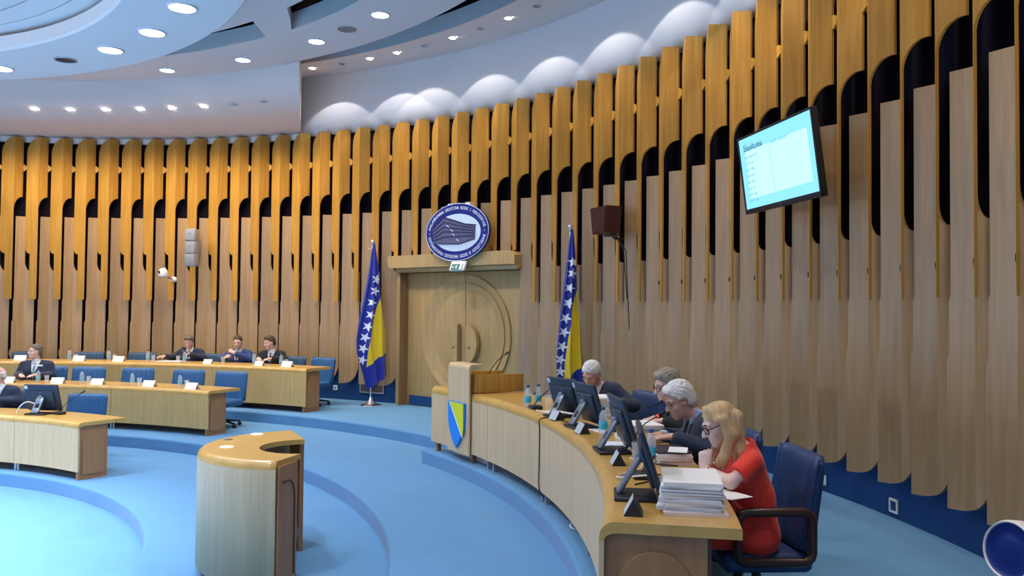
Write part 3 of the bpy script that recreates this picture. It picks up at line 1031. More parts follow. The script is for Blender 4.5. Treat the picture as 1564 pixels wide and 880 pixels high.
def upright(a, b, inset_a, w, name):
    """flat end panel from the outer corner a towards the tip b"""
    d = (b - a).normalized()
    n = Vector((-d.y, d.x))
    p0 = a + d * inset_a
    T = Matrix.Translation((p0.x, p0.y, 0)) @ Matrix.Rotation(math.atan2(d.y, d.x), 4, 'Z')
    m = MB()
    m.box((w / 2, 0, (Z1 + LZ1 - 0.04) / 2), (w, 0.035, LZ1 - 0.04 - Z1), mat=T)
    o = m.obj(name, M['desk_side'], lc)
    g = MB()
    sg = -0.02 if a is cor_n else 0.02
    q0, q1 = w * 0.16, w * 0.84
    arch = [(q1, sg, Z1 + 0.10), (q1, sg, LZ1 - 0.30)] + [(q1 - 0.09 + 0.09 * math.cos(rad(t)), sg, LZ1 - 0.30 + 0.14 * math.sin(rad(t))) for t in range(10, 91, 10)] + [(q0, sg, LZ1 - 0.16)]
    g.tube(arch, 0.006, 6, mat=T)
    g.obj('arch_groove', M['plinth'], o)
upright(cor_n, tip_n, 0.02, 0.26, 'side_panel')
upright(cor_f, tip_f, 0.06, 0.46, 'side_panel')
m = MB()
for t in (0.3, 0.5, 0.7):
    p = outer(t, 0.05)
    m.box((p.x, p.y, Z1 + 0.05), (0.04, 0.04, 0.10))
m.obj('foot_block', M['black'], lc)
g = MB()
g.lathe([(0.0, 0.004), (0.035, 0.004), (0.04, 0.0)], 20, mat=Matrix.Translation((5.72, 1.63, LZ1)))
g.obj('cable_grommet', M['plinth'], lc)
for (x, y) in ((5.83, 1.28), (5.86, 1.95)):
    g = MB()
    g.lathe([(0.0, 0.003), (0.05, 0.003), (0.055, 0.0)], 20, mat=Matrix.Translation((x, y, LZ1)))
    g.obj('cover_disc', M['card'], lc)

# ================================================================== CHAIRS
def cushion(m, w, d, h, c, bev, puff=0.0, mat=None):
    """softly rounded box, slightly domed"""
    bm = bmesh.new()
    bmesh.ops.create_cube(bm, size=1)
    for v in bm.verts:
        v.co = Vector((v.co.x * w, v.co.y * d, v.co.z * h))
    bmesh.ops.bevel(bm, geom=bm.edges[:], offset=bev, segments=4, profile=0.5, affect='EDGES')
    bm.verts.index_update()
    vs = []
    for v in bm.verts:
        p = v.co.copy()
        k = (1 - (2 * p.x / w) ** 2) * (1 - (2 * p.y / d) ** 2)
        p.z += puff * max(0, k) * (1 if p.z > 0 else 0)
        vs.append(p + Vector(c))
    fs = [[v.index for v in f.verts] for f in bm.faces]
    bm.free()
    return m.add(vs, fs, True, 0, mat)


def make_chair(leather, arms=True, pleats=True, label=None, simple=False, back_h=0.46, wings=True):
    r = empty('office_chair', (0, 0, 0), 0, label, 'chair')
    m = MB()
    cushion(m, 0.54, 0.50, 0.11, (0, 0.02, 0.425), 0.045, 0.02)
    m.obj('seat', leather, r)
    T = Matrix.Translation((0, -0.235, 0.44)) @ Matrix.Rotation(rad(9), 4, 'X')
    m = MB()
    # back: grid of columns so the front can carry soft vertical pleats and the top a rolled edge
    n, k = 44, 14
    W, H = 0.275, back_h + 0.06
    def back_row(sign):
        rows = []
        for j in range(k + 1):
            t = j / k
            row = []
            for i in range(n + 1):
                u = -1 + 2 * i / n
                th = 0.052 * (1 - 0.25 * t) * (1 - abs(u) ** 8 * 0.75) * (1 - max(0, (t - 0.86) / 0.14) ** 2 * 0.55)
                pl = (0.010 * math.cos(u * 19 + 2.2 * t * u) + 0.004 * math.cos(u * 41 - 3 * t)) * (1 - 0.8 * t) if (sign > 0 and pleats) else 0
                wing = 0.030 * max(0, (abs(u) - 0.72) / 0.28) if sign > 0 and wings else 0
                crown = -0.05 * max(0, (t - 0.9) / 0.1) ** 2 * (0 if abs(u) < 0.8 else ((abs(u) - 0.8) / 0.2) ** 2)
                row.append((u * W * (1 - 0.03 * t), sign * th + pl + wing + 0.018 * (1 - t) * (1 - u * u), t * H + crown))
            rows.append(row)
        return rows
    fr, bk = back_row(1), back_row(-1)
    grid_mb2(m, fr, T)
    grid_mb2(m, bk, T)
    rim_f = fr[0] + [row[-1] for row in fr[1:]] + fr[-1][-2::-1] + [row[0] for row in fr[-2:0:-1]]
    rim_b = bk[0] + [row[-1] for row in bk[1:]] + bk[-1][-2::-1] + [row[0] for row in bk[-2:0:-1]]
    q = len(rim_f)
    m.add(rim_f + rim_b, [(i, (i + 1) % q, q + (i + 1) % q, q + i) for i in range(q)], True, 0, T)
    m.obj('backrest', leather, r)
    for s in (-1, 1):
        m = MB()
        m.tube([T @ Vector((s * W * 0.985, 0.045 * (1 - 0.25 * t), t * H)) for t in (0.02, 0.3, 0.6, 0.85, 0.97)], 0.012, 6)
        m.obj('seam_piping', leather, r)
    m = MB()
    m.box((0, -0.22, 0.40), (0.10, 0.16, 0.05), 0.01)
    m.box((0, -0.295, 0.50), (0.08, 0.03, 0.24), 0.01)
    m.obj('back_bracket', M['black'], r)
    if arms:
        for s in (-1, 1):
            m = MB()
            loop = []
            y0, y1, z0, z1, c = -0.20, 0.21, 0.395, 0.665, 0.05
            for cx_, cz_, a0 in ((y1 - c, z1 - c, 0), (y0 + c, z1 - c, 90), (y0 + c, z0 + c, 180), (y1 - c, z0 + c, 270)):
                for a in (0, 30, 60, 90):
                    loop.append((s * 0.305, cx_ + c * math.cos(rad(a0 + a)), cz_ + c * math.sin(rad(a0 + a))))
            m.tube(loop, 0.025, 10, closed=True)
            m.obj('armrest', M['arm_brown'], r)
    m = MB()
    m.lathe([(0.028, 0.10), (0.028, 0.24), (0.020, 0.24), (0.020, 0.37)], 14)
    m.box((0, 0, 0.362), (0.22, 0.24, 0.03), 0.006)
    m.obj('gas_column', M['grey_plastic'], r)
    m = MB()
    for q in range(5):
        a = 2 * PI * q / 5 + 0.3
        m.tube([(0.02 * math.cos(a), 0.02 * math.sin(a), 0.12), (0.30 * math.cos(a), 0.30 * math.sin(a), 0.075)], [0.026, 0.016], 8)
    m.lathe([(0.0, 0.09), (0.045, 0.09), (0.045, 0.15), (0.0, 0.15)], 14)
    m.obj('star_base', M['black'], r)
    for q in range(5):
        a = 2 * PI * q / 5 + 0.3
        m = MB()
        T2 = Matrix.Translation((0.30 * math.cos(a), 0.30 * math.sin(a), 0.032)) @ Matrix.Rotation(a, 4, 'Z')
        m.lathe([(0.0, -0.022), (0.028, -0.022), (0.032, -0.012), (0.032, 0.012), (0.028, 0.022), (0.0, 0.022)], 14, mat=T2 @ Matrix.Rotation(PI / 2, 4, 'X'))
        m.box((0, 0, 0.035), (0.03, 0.02, 0.03), mat=T2)
        m.obj('caster', M['black'], r)
    return r


def grid_mb2(m, rows, T):
    n = len(rows[0])
    vs = [T @ Vector(p) for row in rows for p in row]
    fs = [(i * n + j, i * n + j + 1, (i + 1) * n + j + 1, (i + 1) * n + j) for i in range(len(rows) - 1) for j in range(n - 1)]
    return m.add([tuple(v) for v in vs], fs, True)


def recolour(root, mat):
    for ch in root.children:
        if ch.name.split('.')[0] in ('seat', 'backrest', 'seam_piping'):
            ch.data = ch.data.copy()
            ch.data.materials[0] = mat


CH_BLUE = make_chair(M['leather_blue'], arms=False)
CH_SLATE = copy_tree(CH_BLUE)
recolour(CH_SLATE, M['leather_slate'])
CH_NAVY = make_chair(M['leather_navy'], pleats=False)
_used = set()


def chair(proto, th, r, z, turn, label, group, sz=1.0):
    o = proto if proto not in _used else copy_tree(proto)
    _used.add(proto)
    o.location = P(th, r, z)
    o.rotation_euler = (0, 0, in_rot(th) + rad(turn))
    o.scale = (1, 1, sz)
    sat = ' under the ' in label        # the cushions give under a sitter
    for ch in o.children:
        k = ch.name.split('.')[0]
        if k == 'seat':
            ch.location.z = (-0.05 if 'woman' in label else -0.105) if sat else 0.0
        elif k in ('backrest', 'seam_piping'):
            ch.location.y = 0.035 if 'woman' in label else (-0.05 if sat else 0.0)
    return tag(o, label, 'chair', group)


G3, G2, GH = 'chairs along the wall behind the rear desk row', 'chairs behind the middle desk row', 'chairs behind the head table'
for th, lab, mat in ((101.5, None, 0), (96.9, 'slate-blue office chair behind the rear desk, first one from the left edge', 0),
                     (90.6, 'slate-blue office chair behind the rear desk, second empty one from the left edge', 0),
                     (85.0, 'slate-blue office chair behind the rear desk, empty one left of the man holding a phone', 0),
                     (77.2, 'slate-blue office chair under the man holding a phone at the rear desk', 0),
                     (71.7, 'slate-blue office chair under the man in the bright blue suit', 0),
                     (67.9, 'blue office chair under the man turning his head at the rear desk', 0),
                     (64.2, 'bright blue office chair standing empty at the right end of the rear desk', 1)):
    if lab is None:
        continue
    chair(CH_BLUE if mat else CH_SLATE, th, 10.42, Z3, -6 if mat else 0, lab, G3, 0.88)
for th, tn, lab in ((89.0, 0, 'blue office chair under the man with the grey tie and name badge'),
                    (84.2, 8, 'blue leather chair behind the middle desk, empty one nearest the man with the badge'),
                    (78.3, 8, 'blue leather chair behind the middle desk, second empty one from the man with the badge'),
                    (71.8, 10, 'blue leather chair behind the middle desk, third empty one from the man with the badge'),
                    (66.1, 12, 'blue leather chair behind the middle desk, at its right end')):
    chair(CH_BLUE, th, 8.58, Z2, tn, lab, G2, 0.90)
chair(CH_BLUE, 69.1, 6.22, Z1, 16, 'bright blue leather chair behind the nearest desk, right of the monitor', 'chairs behind the nearest desk', 0.90)
chair(CH_SLATE, 79.3, 6.35, Z1, 0, 'dark blue chair under the bald man at the left edge of the picture', 'chairs behind the nearest desk', 0.90)
chair(CH_NAVY, 15.8, 9.50, Z3, 10, 'navy leather chair under the white-haired man at the far end of the head table', GH)
chair(CH_NAVY, 7.0, 9.52, Z3, 0, 'navy leather chair under the grey-haired man with glasses at the head table', GH)
chair(CH_NAVY, 1.8, 9.34, Z3, 0, 'navy leather chair under the white-haired man with the pale blue shirt', GH)
chair(CH_NAVY, -3.2, 9.52, Z3, 6, 'large navy leather chair with a brown loop armrest under the woman in red', GH)
# ================================================================== THINGS ON THE TABLES
def at_in(name, th, r, z, turn, label, cat, group=None):
    """local y towards the middle of the room, x to the sitter's right"""
    return empty(name, P(th, r, z), in_rot(th) + rad(turn), label, cat, group)


# ---- water bottles
def bottle_proto(full_label=True):
    r = empty('water_bottle', (0, 0, 0))
    m = MB()
    m.lathe([(0.0, 0.0), (0.030, 0.0), (0.033, 0.006), (0.033, 0.10), (0.031, 0.115), (0.033, 0.13), (0.030, 0.152), (0.016, 0.182), (0.0125, 0.19), (0.0125, 0.196)], 20)
    m.obj('bottle_body', M['water_bottle'], r)
    m = MB()
    m.lathe([(0.0335, 0.045), (0.0340, 0.047), (0.0340, 0.105), (0.0335, 0.107)], 20)
    m.obj('label', M['cyan_label'], r)
    m = MB()
    m.lathe([(0.0, 0.217), (0.0145, 0.216), (0.0155, 0.212), (0.0155, 0.194), (0.012, 0.194)], 16)
    m.obj('cap', M['blue_cap'], r)
    return r


BOT = bottle_proto()
_bot = [0]
PALE_LABEL = [c for c in BOT.children if c.name.split('.')[0] == 'label'][0].data.copy()
PALE_LABEL.materials[0] = M['pale_label']


def bottle(th, r, z, label, group):
    o = BOT if not _bot[0] else copy_tree(BOT)
    _bot[0] = 1
    o.location = P(th, r, z)
    o.rotation_euler = (0, 0, rad(th * 7))
    if 'head table' not in group:
        for ch in o.children:
            if ch.name.split('.')[0] == 'label':
                ch.data = PALE_LABEL
    return tag(o, label, 'bottle', group)


gm = MB()
gm.lathe([(0.0, 0.004), (0.027, 0.004), (0.028, 0.0), (0.031, 0.002), (0.036, 0.115), (0.034, 0.115), (0.029, 0.010), (0.0, 0.008)], 20)
GLASS = gm.mesh('drinking_glass', M['glass'])
gm = MB()   # glass set over a bottle
gm.lathe([(0.0, 0.118), (0.030, 0.116), (0.032, 0.112), (0.037, 0.0), (0.035, 0.0), (0.029, 0.110), (0.0, 0.112)], 20)
GLASS_UP = gm.mesh('upturned_glass', M['glass'])


def glass(th, r, z, label, group='drinking glasses on the desks'):
    o = bpy.data.objects.new('drinking_glass', GLASS)
    COL.objects.link(o)
    o.location = P(th, r, z)
    return tag(o, label, 'glass', group)


G = 'water bottles on the head table'
bottle(18.8, 8.72, POD_Z, 'water bottle with cyan label nearest the speaking stand on the head table', G)
bottle(19.3, 8.86, POD_Z, 'water bottle with cyan label, second from the speaking stand, beside a glass', G)
bottle(6.8, 8.86, POD_Z, 'water bottle with blue cap between the second and third monitors', G)
bottle(-0.7, 8.97, POD_Z, 'water bottle with blue cap in front of the stack with the dark folder', G)
glass(18.6, 8.92, POD_Z, 'drinking glass beside the bottles near the speaking stand', 'glasses on the head table')
glass(0.1, 8.90, POD_Z, 'drinking glass beside the bottle in front of the dark folder', 'glasses on the head table')

# rear and middle desk rows: a bottle and a glass for each seat
zb, zm, zf_ = Z3 + H_B, Z2 + H_M, Z1 + H_F
G = 'water bottles on the rear desk row'
for th, lab in ((90.3, 'water bottle on the rear desk left of the second slate chair'), (86.0, 'water bottle on the rear desk between the second and third slate chairs'),
                (81.6, 'water bottle on the rear desk in front of the third slate chair'), (77.3, 'water bottle in front of the man holding a phone'),
                (68.8, 'water bottle between the man in the bright blue suit and his neighbour'), (65.4, 'water bottle in front of the man turning his head')):
    bottle(th, 9.85, zb, lab, G)
G = 'drinking glasses on the rear desk row'
for th, lab in ((89.6, 'drinking glass on the rear desk left of the second slate chair'), (85.4, 'drinking glass on the rear desk between the second and third slate chairs'), (81.0, 'drinking glass on the rear desk in front of the third slate chair'),
                (78.1, 'drinking glass in front of the man holding a phone'), (72.7, 'drinking glass left of the man in the bright blue suit'),
                (68.2, 'drinking glass right of the man in the bright blue suit'), (64.8, 'drinking glass in front of the man turning his head')):
    glass(th, 9.86, zb, lab, G)
G = 'water bottles on the middle desk row'
for th, lab in ((86.6, 'water bottle in front of the man with the grey tie and badge'), (81.2, 'water bottle before the empty chair nearest the man with the badge'),
                (74.6, 'water bottle before the second empty chair of the middle desk'), (68.0, 'water bottle before the third empty chair of the middle desk')):
    bottle(th, 7.97, zm, lab, G)
G = 'drinking glasses on the middle desk row'
for th, lab in ((85.6, 'drinking glass in front of the man with the grey tie and badge'), (80.4, 'drinking glass before the empty chair nearest the man with the badge'),
                (73.7, 'drinking glass before the second empty chair of the middle desk'), (67.1, 'drinking glass before the third empty chair of the middle desk')):
    glass(th, 7.98, zm, lab, G)

# ---- folded white name cards
cm_ = MB()
cm_.prism([(-0.055, 0.0), (-0.004, 0.095), (0.004, 0.095), (0.055, 0.0), (0.052, 0.0), (0.0, 0.089), (-0.052, 0.0)], -0.100, 0.100, 'x')
CARD = cm_.mesh('name_card', M['card'])


def card(th, r, z, turn, label, group, sc_=1.0):
    o = bpy.data.objects.new('name_card', CARD)
    COL.objects.link(o)
    o.location = P(th, r, z)
    o.rotation_euler = (0, 0, in_rot(th) + rad(turn))
    o.scale = (sc_, sc_, sc_)
    return tag(o, label, 'name card', group)


G = 'white name cards on the rear desk row'
for th, s_, lab in ((95.0, 1, 'white name card on the rear desk behind the man with the badge'), (88.8, 1, 'white name card on the rear desk before the second slate chair'),
                    (84.4, 1, 'white name card on the rear desk left of the third slate chair'), (73.9, 0.8, 'low white name card between the man with the phone and the blue-suited man'),
                    (67.5, 0.8, 'low white name card in front of the man turning his head'), (63.9, 1, 'white name card at the right end of the rear desk')):
    card(th, 9.72, zb, 5, lab, G, s_)
G = 'white name cards on the middle desk row'
for th, lab in ((89.6, 'white name card just right of the bald man\'s head'), (83.6, 'white name card between the man with the badge and the first empty blue chair'),
                (78.5, 'white name card at the right foot of the first empty blue chair'), (71.5, 'white name card at the right foot of the second empty blue chair'),
                (65.4, 'white name card at the right foot of the third empty blue chair')):
    card(th, 7.86, zm, 6, lab, G)

# ---- papers
def sheet_stack(name, th, r, z, turn, w, d, h, mat, label, cat, group=None, n=None):
    """a bundle of sheets with slightly uneven edges"""
    m = MB()
    n = n or max(2, int(h / 0.006))
    rr = random.Random(int(th * 31 + z * 971))
    for i in range(n):
        dx, dy, da = rr.uniform(-0.006, 0.006), rr.uniform(-0.005, 0.005), rad(rr.uniform(-0.9, 0.9))
        m.box((0, 0, h * (i + 0.5) / n), (w - rr.uniform(0, 0.006), d - rr.uniform(0, 0.006), h / n * 0.93), mat=Matrix.Translation((dx, dy, 0)) @ Matrix.Rotation(da, 4, 'Z'))
    o = m.obj(name, mat)
    o.location = P(th, r, z)
    o.rotation_euler = (0, 0, in_rot(th) + rad(turn))
    o['kind'] = 'thing'
    return tag(o, label, cat, group)


def pile(th, r, z, turn, spec, where, group):
    """several bundles one on the other; spec = (w, d, h, material, word, twist, dx)"""
    rr = random.Random(int(th * 10 + 5))
    N = len(spec)
    for i, (w, d, h, mt, word, tw) in enumerate(spec):
        pos = 'bottom' if i == 0 else ('topmost' if i == N - 1 else ORD[i] + ' from the bottom')
        pos = 'bottom bundle' if i == 0 else ('topmost bundle' if i == N - 1 else ORD[i] + ' from the bottom')
        sheet_stack('document_bundle', th + rr.uniform(-0.06, 0.06), r + rr.uniform(-0.006, 0.006), z, turn + tw, w, d, h, mt, '%s, %s of %s' % (word, pos, where), 'papers', group)
        z += h + 0.0008
    return z


PW, PC, PP_ = M['paper'], M['paper_cool'], M['paper_pink']
# in front of the woman
pile(-7.75, 9.06, POD_Z, -4, [(0.40, 0.30, 0.016, PP_, 'thick white papers', 6), (0.40, 0.30, 0.019, PC, 'bluish white papers', -3), (0.37, 0.28, 0.015, PW, 'white papers', 4), (0.39, 0.29, 0.022, PC, 'bluish white papers', -2),
                           (0.38, 0.29, 0.018, PW, 'white papers', 5), (0.39, 0.29, 0.021, PC, 'bluish white papers', 1), (0.37, 0.28, 0.016, PW, 'white papers', -4), (0.38, 0.28, 0.018, PW, 'white papers', 3)],
     'the pile before the woman in red', 'paper pile before the woman in red')
sheet_stack('paper_sheet', -6.0, 9.27, POD_Z + 0.002, 35, 0.21, 0.16, 0.002, PW, 'loose white sheet by the woman\'s elbow', 'papers', n=1)
sheet_stack('paper_sheet', -4.6, 9.06, POD_Z, 20, 0.30, 0.22, 0.006, PW, 'loose white sheets behind the nearest monitor', 'papers', n=2)
sheet_stack('paper_sheet', -3.0, 9.10, POD_Z, -15, 0.30, 0.21, 0.004, PC, 'flat bluish sheet between the woman and the folder stack', 'papers', n=1)
# in front of the man with the pale blue shirt
zt_ = pile(-0.2, 9.10, POD_Z, 4, [(0.30, 0.22, 0.040, PP_, 'thick white papers', 2), (0.30, 0.22, 0.030, PP_, 'white papers', -2)], 'the stack under the dark folder', 'paper stack under the dark folder')
o = sheet_stack('dark_folder', -0.1, 9.10, zt_ + 0.001, 3, 0.30, 0.215, 0.010, M['folder'], 'dark glossy folder lying on the paper stack before the white-haired man', 'folder', n=1)
sheet_stack('paper_sheet', -0.6, 9.14, zt_ + 0.013, -14, 0.20, 0.12, 0.003, PW, 'white sheet half under the man\'s hand beside the dark folder', 'papers', n=1)
# stack before the man with glasses
pile(5.1, 9.08, POD_Z, 8, [(0.30, 0.28, 0.034, PW, 'thick white papers', 3), (0.30, 0.28, 0.034, PW, 'white papers', -4), (0.29, 0.27, 0.032, PW, 'white papers', 5), (0.29, 0.27, 0.026, PW, 'white papers', -2)],
     'the stack before the man with glasses', 'paper stack before the man with glasses')
sheet_stack('paper_sheet', 2.6, 9.06, POD_Z, 24, 0.30, 0.22, 0.012, PW, 'low bundle of white sheets behind the third monitor', 'papers', n=3)
sheet_stack('paper_sheet', 3.6, 8.86, POD_Z, -20, 0.30, 0.21, 0.005, PC, 'flat bluish sheet under the third monitor', 'papers', n=1)
# stack before the man at the far end
pile(13.4, 9.12, POD_Z, -6, [(0.32, 0.26, 0.046, PC, 'thick white papers', 2), (0.32, 0.26, 0.044, PW, 'white papers', -3), (0.31, 0.25, 0.034, PC, 'bluish white papers', 4), (0.31, 0.25, 0.034, PW, 'white papers', -2), (0.31, 0.25, 0.026, PW, 'white papers', 5)],
     'the stack before the farthest man', 'paper stack before the man at the far end')
sheet_stack('paper_sheet', 15.6, 8.90, POD_Z, 30, 0.32, 0.22, 0.008, PW, 'white sheets lying under the farthest monitor', 'papers', n=2)
sheet_stack('paper_sheet', 8.4, 8.93, POD_Z, 15, 0.30, 0.21, 0.005, PW, 'white sheets lying under the second monitor', 'papers', n=2)
sheet_stack('paper_sheet', 79.1, 9.90, zb, 8, 0.46, 0.26, 0.014, PW, 'white papers under the forearm of the man holding a phone', 'papers', n=3)

# pens and phone
for th, r, tn, lab in ((2.9, 8.85, 60, 'black pen on the sheets under the third monitor'), (-1.35, 9.05, 68, 'black pen lying in front of the folder stack')):
    m = MB()
    m.tube([(-0.07, 0, 0.005), (0.05, 0, 0.005), (0.068, 0, 0.005), (0.075, 0, 0.005)], [0.005, 0.005, 0.003, 0.001], 8)
    o = m.obj('pen', M['black'], None, P(th, r, POD_Z + 0.006), in_rot(th) + rad(tn))
    tag(o, lab, 'pen', 'pens on the head table')

# ---- monitors
def make_monitor():
    r = empty('monitor', (0, 0, 0))
    # local y = the way the screen's back looks (to the middle of the room)
    T = Matrix.Translation((0, -0.12, 0.035)) @ Matrix.Rotation(rad(-18), 4, 'X')
    Wm, Hm = 0.46, 0.36
    m = MB()
    m.box((0, 0, Hm / 2), (Wm, 0.028, Hm), 0.010, T)
    m.box((0, 0.022, Hm * 0.46), (Wm * 0.72, 0.03, Hm * 0.62), 0.012, T)
    m.obj('housing', M['monitor_back'], r)
    m = MB()
    m.box((0, -0.0148, Hm / 2 + 0.005), (Wm - 0.03, 0.002, Hm - 0.045), mat=T)
    m.obj('screen', M['black'], r)
    m = MB()
    m.tube([T @ Vector((0.018 * math.cos(2 * PI * i / 20), 0.0375, Hm * 0.70 + 0.018 * math.sin(2 * PI * i / 20))) for i in range(20)], 0.0022, 5, closed=True)
    m.obj('round_badge', M['grey_plastic'], r)
    m = MB()
    m.box((Wm / 2 - 0.03, 0.015, Hm - 0.035), (0.04, 0.003, 0.045), mat=T)
    m.obj('sticker', M['label_grey'], r)
    m = MB()
    m.box((0, 0.01, 0.011), (0.26, 0.22, 0.020), 0.007)
    m.obj('foot', M['black'], r)
    m = MB()
    p0, p1 = Vector((0, 0.095, 0.03)), T @ Vector((0, 0.045, 0.20))
    d = (p1 - p0)
    A = Matrix.Translation((p0 + p1) / 2) @ Matrix.Rotation(math.atan2(d.z, d.y), 4, 'X')
    m.box((-0.038, 0, 0), (0.022, d.length, 0.026), 0.008, A)
    m.box((0.038, 0, 0), (0.022, d.length, 0.026), 0.008, A)
    m.box((0, d.length / 2 - 0.045, 0), (0.09, 0.10, 0.03), 0.01, A)
    m.box((0, -d.length / 2 + 0.03, 0), (0.09, 0.07, 0.03), 0.01, A)
    m.obj('stand_arm', M['black'], r)
    m = MB()
    m.box((0, 0, 0), (0.055, 0.055, 0.05), 0.01, Matrix.Translation(T @ Vector((0, 0.045, 0.20))))
    m.obj('hinge', M['grey_plastic'], r)
    return r


MON = make_monitor()
_mon = [0]


def monitor(th, r, z, turn, label, sc_=1.0, arm=None):
    o = MON if not _mon[0] else copy_tree(MON)
    _mon[0] = 1
    o.location = P(th, r, z)
    o.rotation_euler = (0, 0, in_rot(th) + rad(turn))
    o.scale = (sc_,) * 3
    if arm:
        for ch in o.children:
            if ch.name.startswith('stand_arm'):
                ch.data = ch.data.copy()
                ch.data.materials[0] = arm
    return tag(o, label, 'monitor', 'desk monitors')


monitor(13.9, 8.79, POD_Z, 20, 'black monitor seen from behind, farthest one on the head table', 0.92, M['grey_plastic'])
monitor(9.5, 8.79, POD_Z, 9, 'black monitor seen from behind, second from the speaking stand', 0.96)
monitor(2.0, 8.79, POD_Z, 4, 'black monitor in front of the man with the pale blue shirt', 1.0)
monitor(-6.75, 8.80, POD_Z, 0, 'black monitor seen edge-on, nearest one on the head table before the woman', 0.97)
monitor(68.3, 5.62, zf_, 16, 'dark monitor seen from behind on the nearest left desk', 1.0, M['grey_plastic'])

# ---- triangular name stands
def name_stand(th, r, turn, label):
    o = at_in('name_stand', th, r, POD_Z, turn, label, 'name stand', 'triangular name stands on the head table')
    m = MB()
    m.prism([(-0.045, 0.0), (0.0, 0.082), (0.045, 0.0)], -0.07, 0.07, 'x')
    m.obj('wedge', M['black'], o)
    m = MB()
    T = Matrix.Translation((0, 0.0232, 0.0415)) @ Matrix.Rotation(math.atan2(0.082, -0.045), 4, 'X')
    m.box((0, 0, 0), (0.135, 0.088, 0.0015), mat=T)
    m.obj('name_plate', M['silver'], o)


name_stand(12.7, 8.70, 10, 'black and silver triangular name stand, farthest one on the head table')
name_stand(7.5, 8.72, 6, 'black and silver triangular name stand beside the second monitor')
name_stand(-0.9, 8.76, 0, 'black and silver triangular name stand between the two nearest monitors')
name_stand(-9.0, 8.78, 0, 'black and silver triangular name stand at the near corner of the head table')

# ---- gooseneck microphones
def goose(th, r, z, turn, stem, label, ring=False, base=True, sc_=1.0):
    o = at_in('gooseneck_microphone', th, r, z, turn, label, 'microphone', 'gooseneck microphones')
    m = MB()
    m.box((0, 0, 0.018), (0.13, 0.11, 0.036), 0.012)
    m.obj('base', M['black'], o)
    m = MB()
    m.tube(stem, 0.0045, 6)
    m.obj('stem', M['cable_black'], o)
    a, b = Vector(stem[-2]), Vector(stem[-1])
    d = (b - a).normalized()
    m = MB()
    m.tube([b - d * 0.01, b, b + d * 0.055, b + d * 0.06], [0.005, 0.010, 0.011, 0.006], 8)
    m.obj('capsule', M['black'], o)
    if ring:
        m = MB()
        m.tube([b - d * 0.012, b - d * 0.002], 0.0115, 10)
        m.obj('light_ring', M['red_ring'], o)
    return o


goose(17.7, 8.74, POD_Z, 0, [(0, 0.02, 0.03), (-0.03, -0.02, 0.10), (-0.12, -0.10, 0.20), (-0.20, -0.20, 0.27)], 'gooseneck microphone beside the farthest monitor', False)
goose(7.9, 9.02, POD_Z, 0, [(0, 0.02, 0.03), (0.0, -0.03, 0.08), (-0.10, -0.16, 0.18), (-0.17, -0.26, 0.235)], 'gooseneck microphone bent over the stack at the far end of the head table', False)
goose(3.3, 8.96, POD_Z, 0, [(0, 0.0, 0.03), (0.02, -0.04, 0.10), (0.04, -0.10, 0.16), (0.07, -0.20, 0.21)], 'gooseneck microphone with a red ring behind the third monitor', True)
goose(-3.6, 8.86, POD_Z, 0, [(0, 0.0, 0.03), (0.03, -0.02, 0.06), (0.08, -0.04, 0.08), (0.12, -0.06, 0.085)], 'low black microphone base between the nearest monitor and the name stand', False)
goose(66.0, 5.72, zf_, 0, [(0, 0.0, 0.03), (-0.01, -0.05, 0.10), (-0.03, -0.16, 0.19), (-0.06, -0.26, 0.25)], 'gooseneck microphone beside the monitor on the nearest left desk', False)

# ---- cables
def cable(pts, r_, mat, label):
    m = MB()
    P3 = [Vector(p) for p in pts]
    out = []
    for i in range(len(P3) - 1):
        p0, p1, p2, p3 = P3[max(0, i - 1)], P3[i], P3[i + 1], P3[min(len(P3) - 1, i + 2)]
        for q in range(6):
            t = q / 6
            out.append(0.5 * ((2 * p1) + (p2 - p0) * t + (2 * p0 - 5 * p1 + 4 * p2 - p3) * t * t + (3 * p1 - p0 - 3 * p2 + p3) * t ** 3))
    out.append(P3[-1])
    m.tube(out, r_, 6)
    o = m.obj('cable', mat)
    return tag(o, label, 'cable')


zz = POD_Z + 0.006
cable([P(11.3, 8.74, zz), P(11.9, 8.72, zz), P(13.2, 8.70, zz), P(14.45, 8.625, POD_Z - 0.03), P(14.45, 8.622, POD_Z - 0.15), P(14.5, 8.622, Z3 + 0.35), P(14.4, 8.622, Z3 + 0.12), P(14.2, 8.70, Z3 + 0.02)], 0.005, M['cable_black'], 'black cable running over the head table edge and down its front')
cable([P(17.0, 8.72, zz), P(16.6, 8.70, zz), P(16.1, 8.74, zz), P(15.6, 8.80, zz)], 0.006, M['cable_white'], 'white cable curling beside the farthest monitor')
cable([P(-2.6, 8.80, zz), P(-3.6, 8.72, zz), P(-4.4, 8.74, zz + 0.02), P(-4.7, 8.84, zz + 0.04), P(-5.2, 8.90, zz + 0.06)], 0.005, M['cable_white'], 'white cable looping behind the nearest monitor')
cable([P(1.0, 8.92, zz), P(0.2, 8.86, zz), P(-0.6, 8.92, zz), P(-1.9, 8.88, zz)], 0.004, M['cable_white'], 'white cable winding between the two nearest monitors')
cable([P(-3.0, 8.92, zz), P(-4.0, 8.98, zz + 0.02), P(-5.0, 8.88, zz + 0.02), P(-5.6, 8.80, zz + 0.02)], 0.005, M['cable_black'], 'black cable coiled at the foot of the nearest monitor')
cable([P(71.2, 5.52, zf_ + 0.006), P(71.0, 5.56, zf_ + 0.10), P(70.3, 5.60, zf_ + 0.15), P(69.2, 5.62, zf_ + 0.13)], 0.008, M['cable_white'], 'white cable arching to the monitor on the nearest left desk')
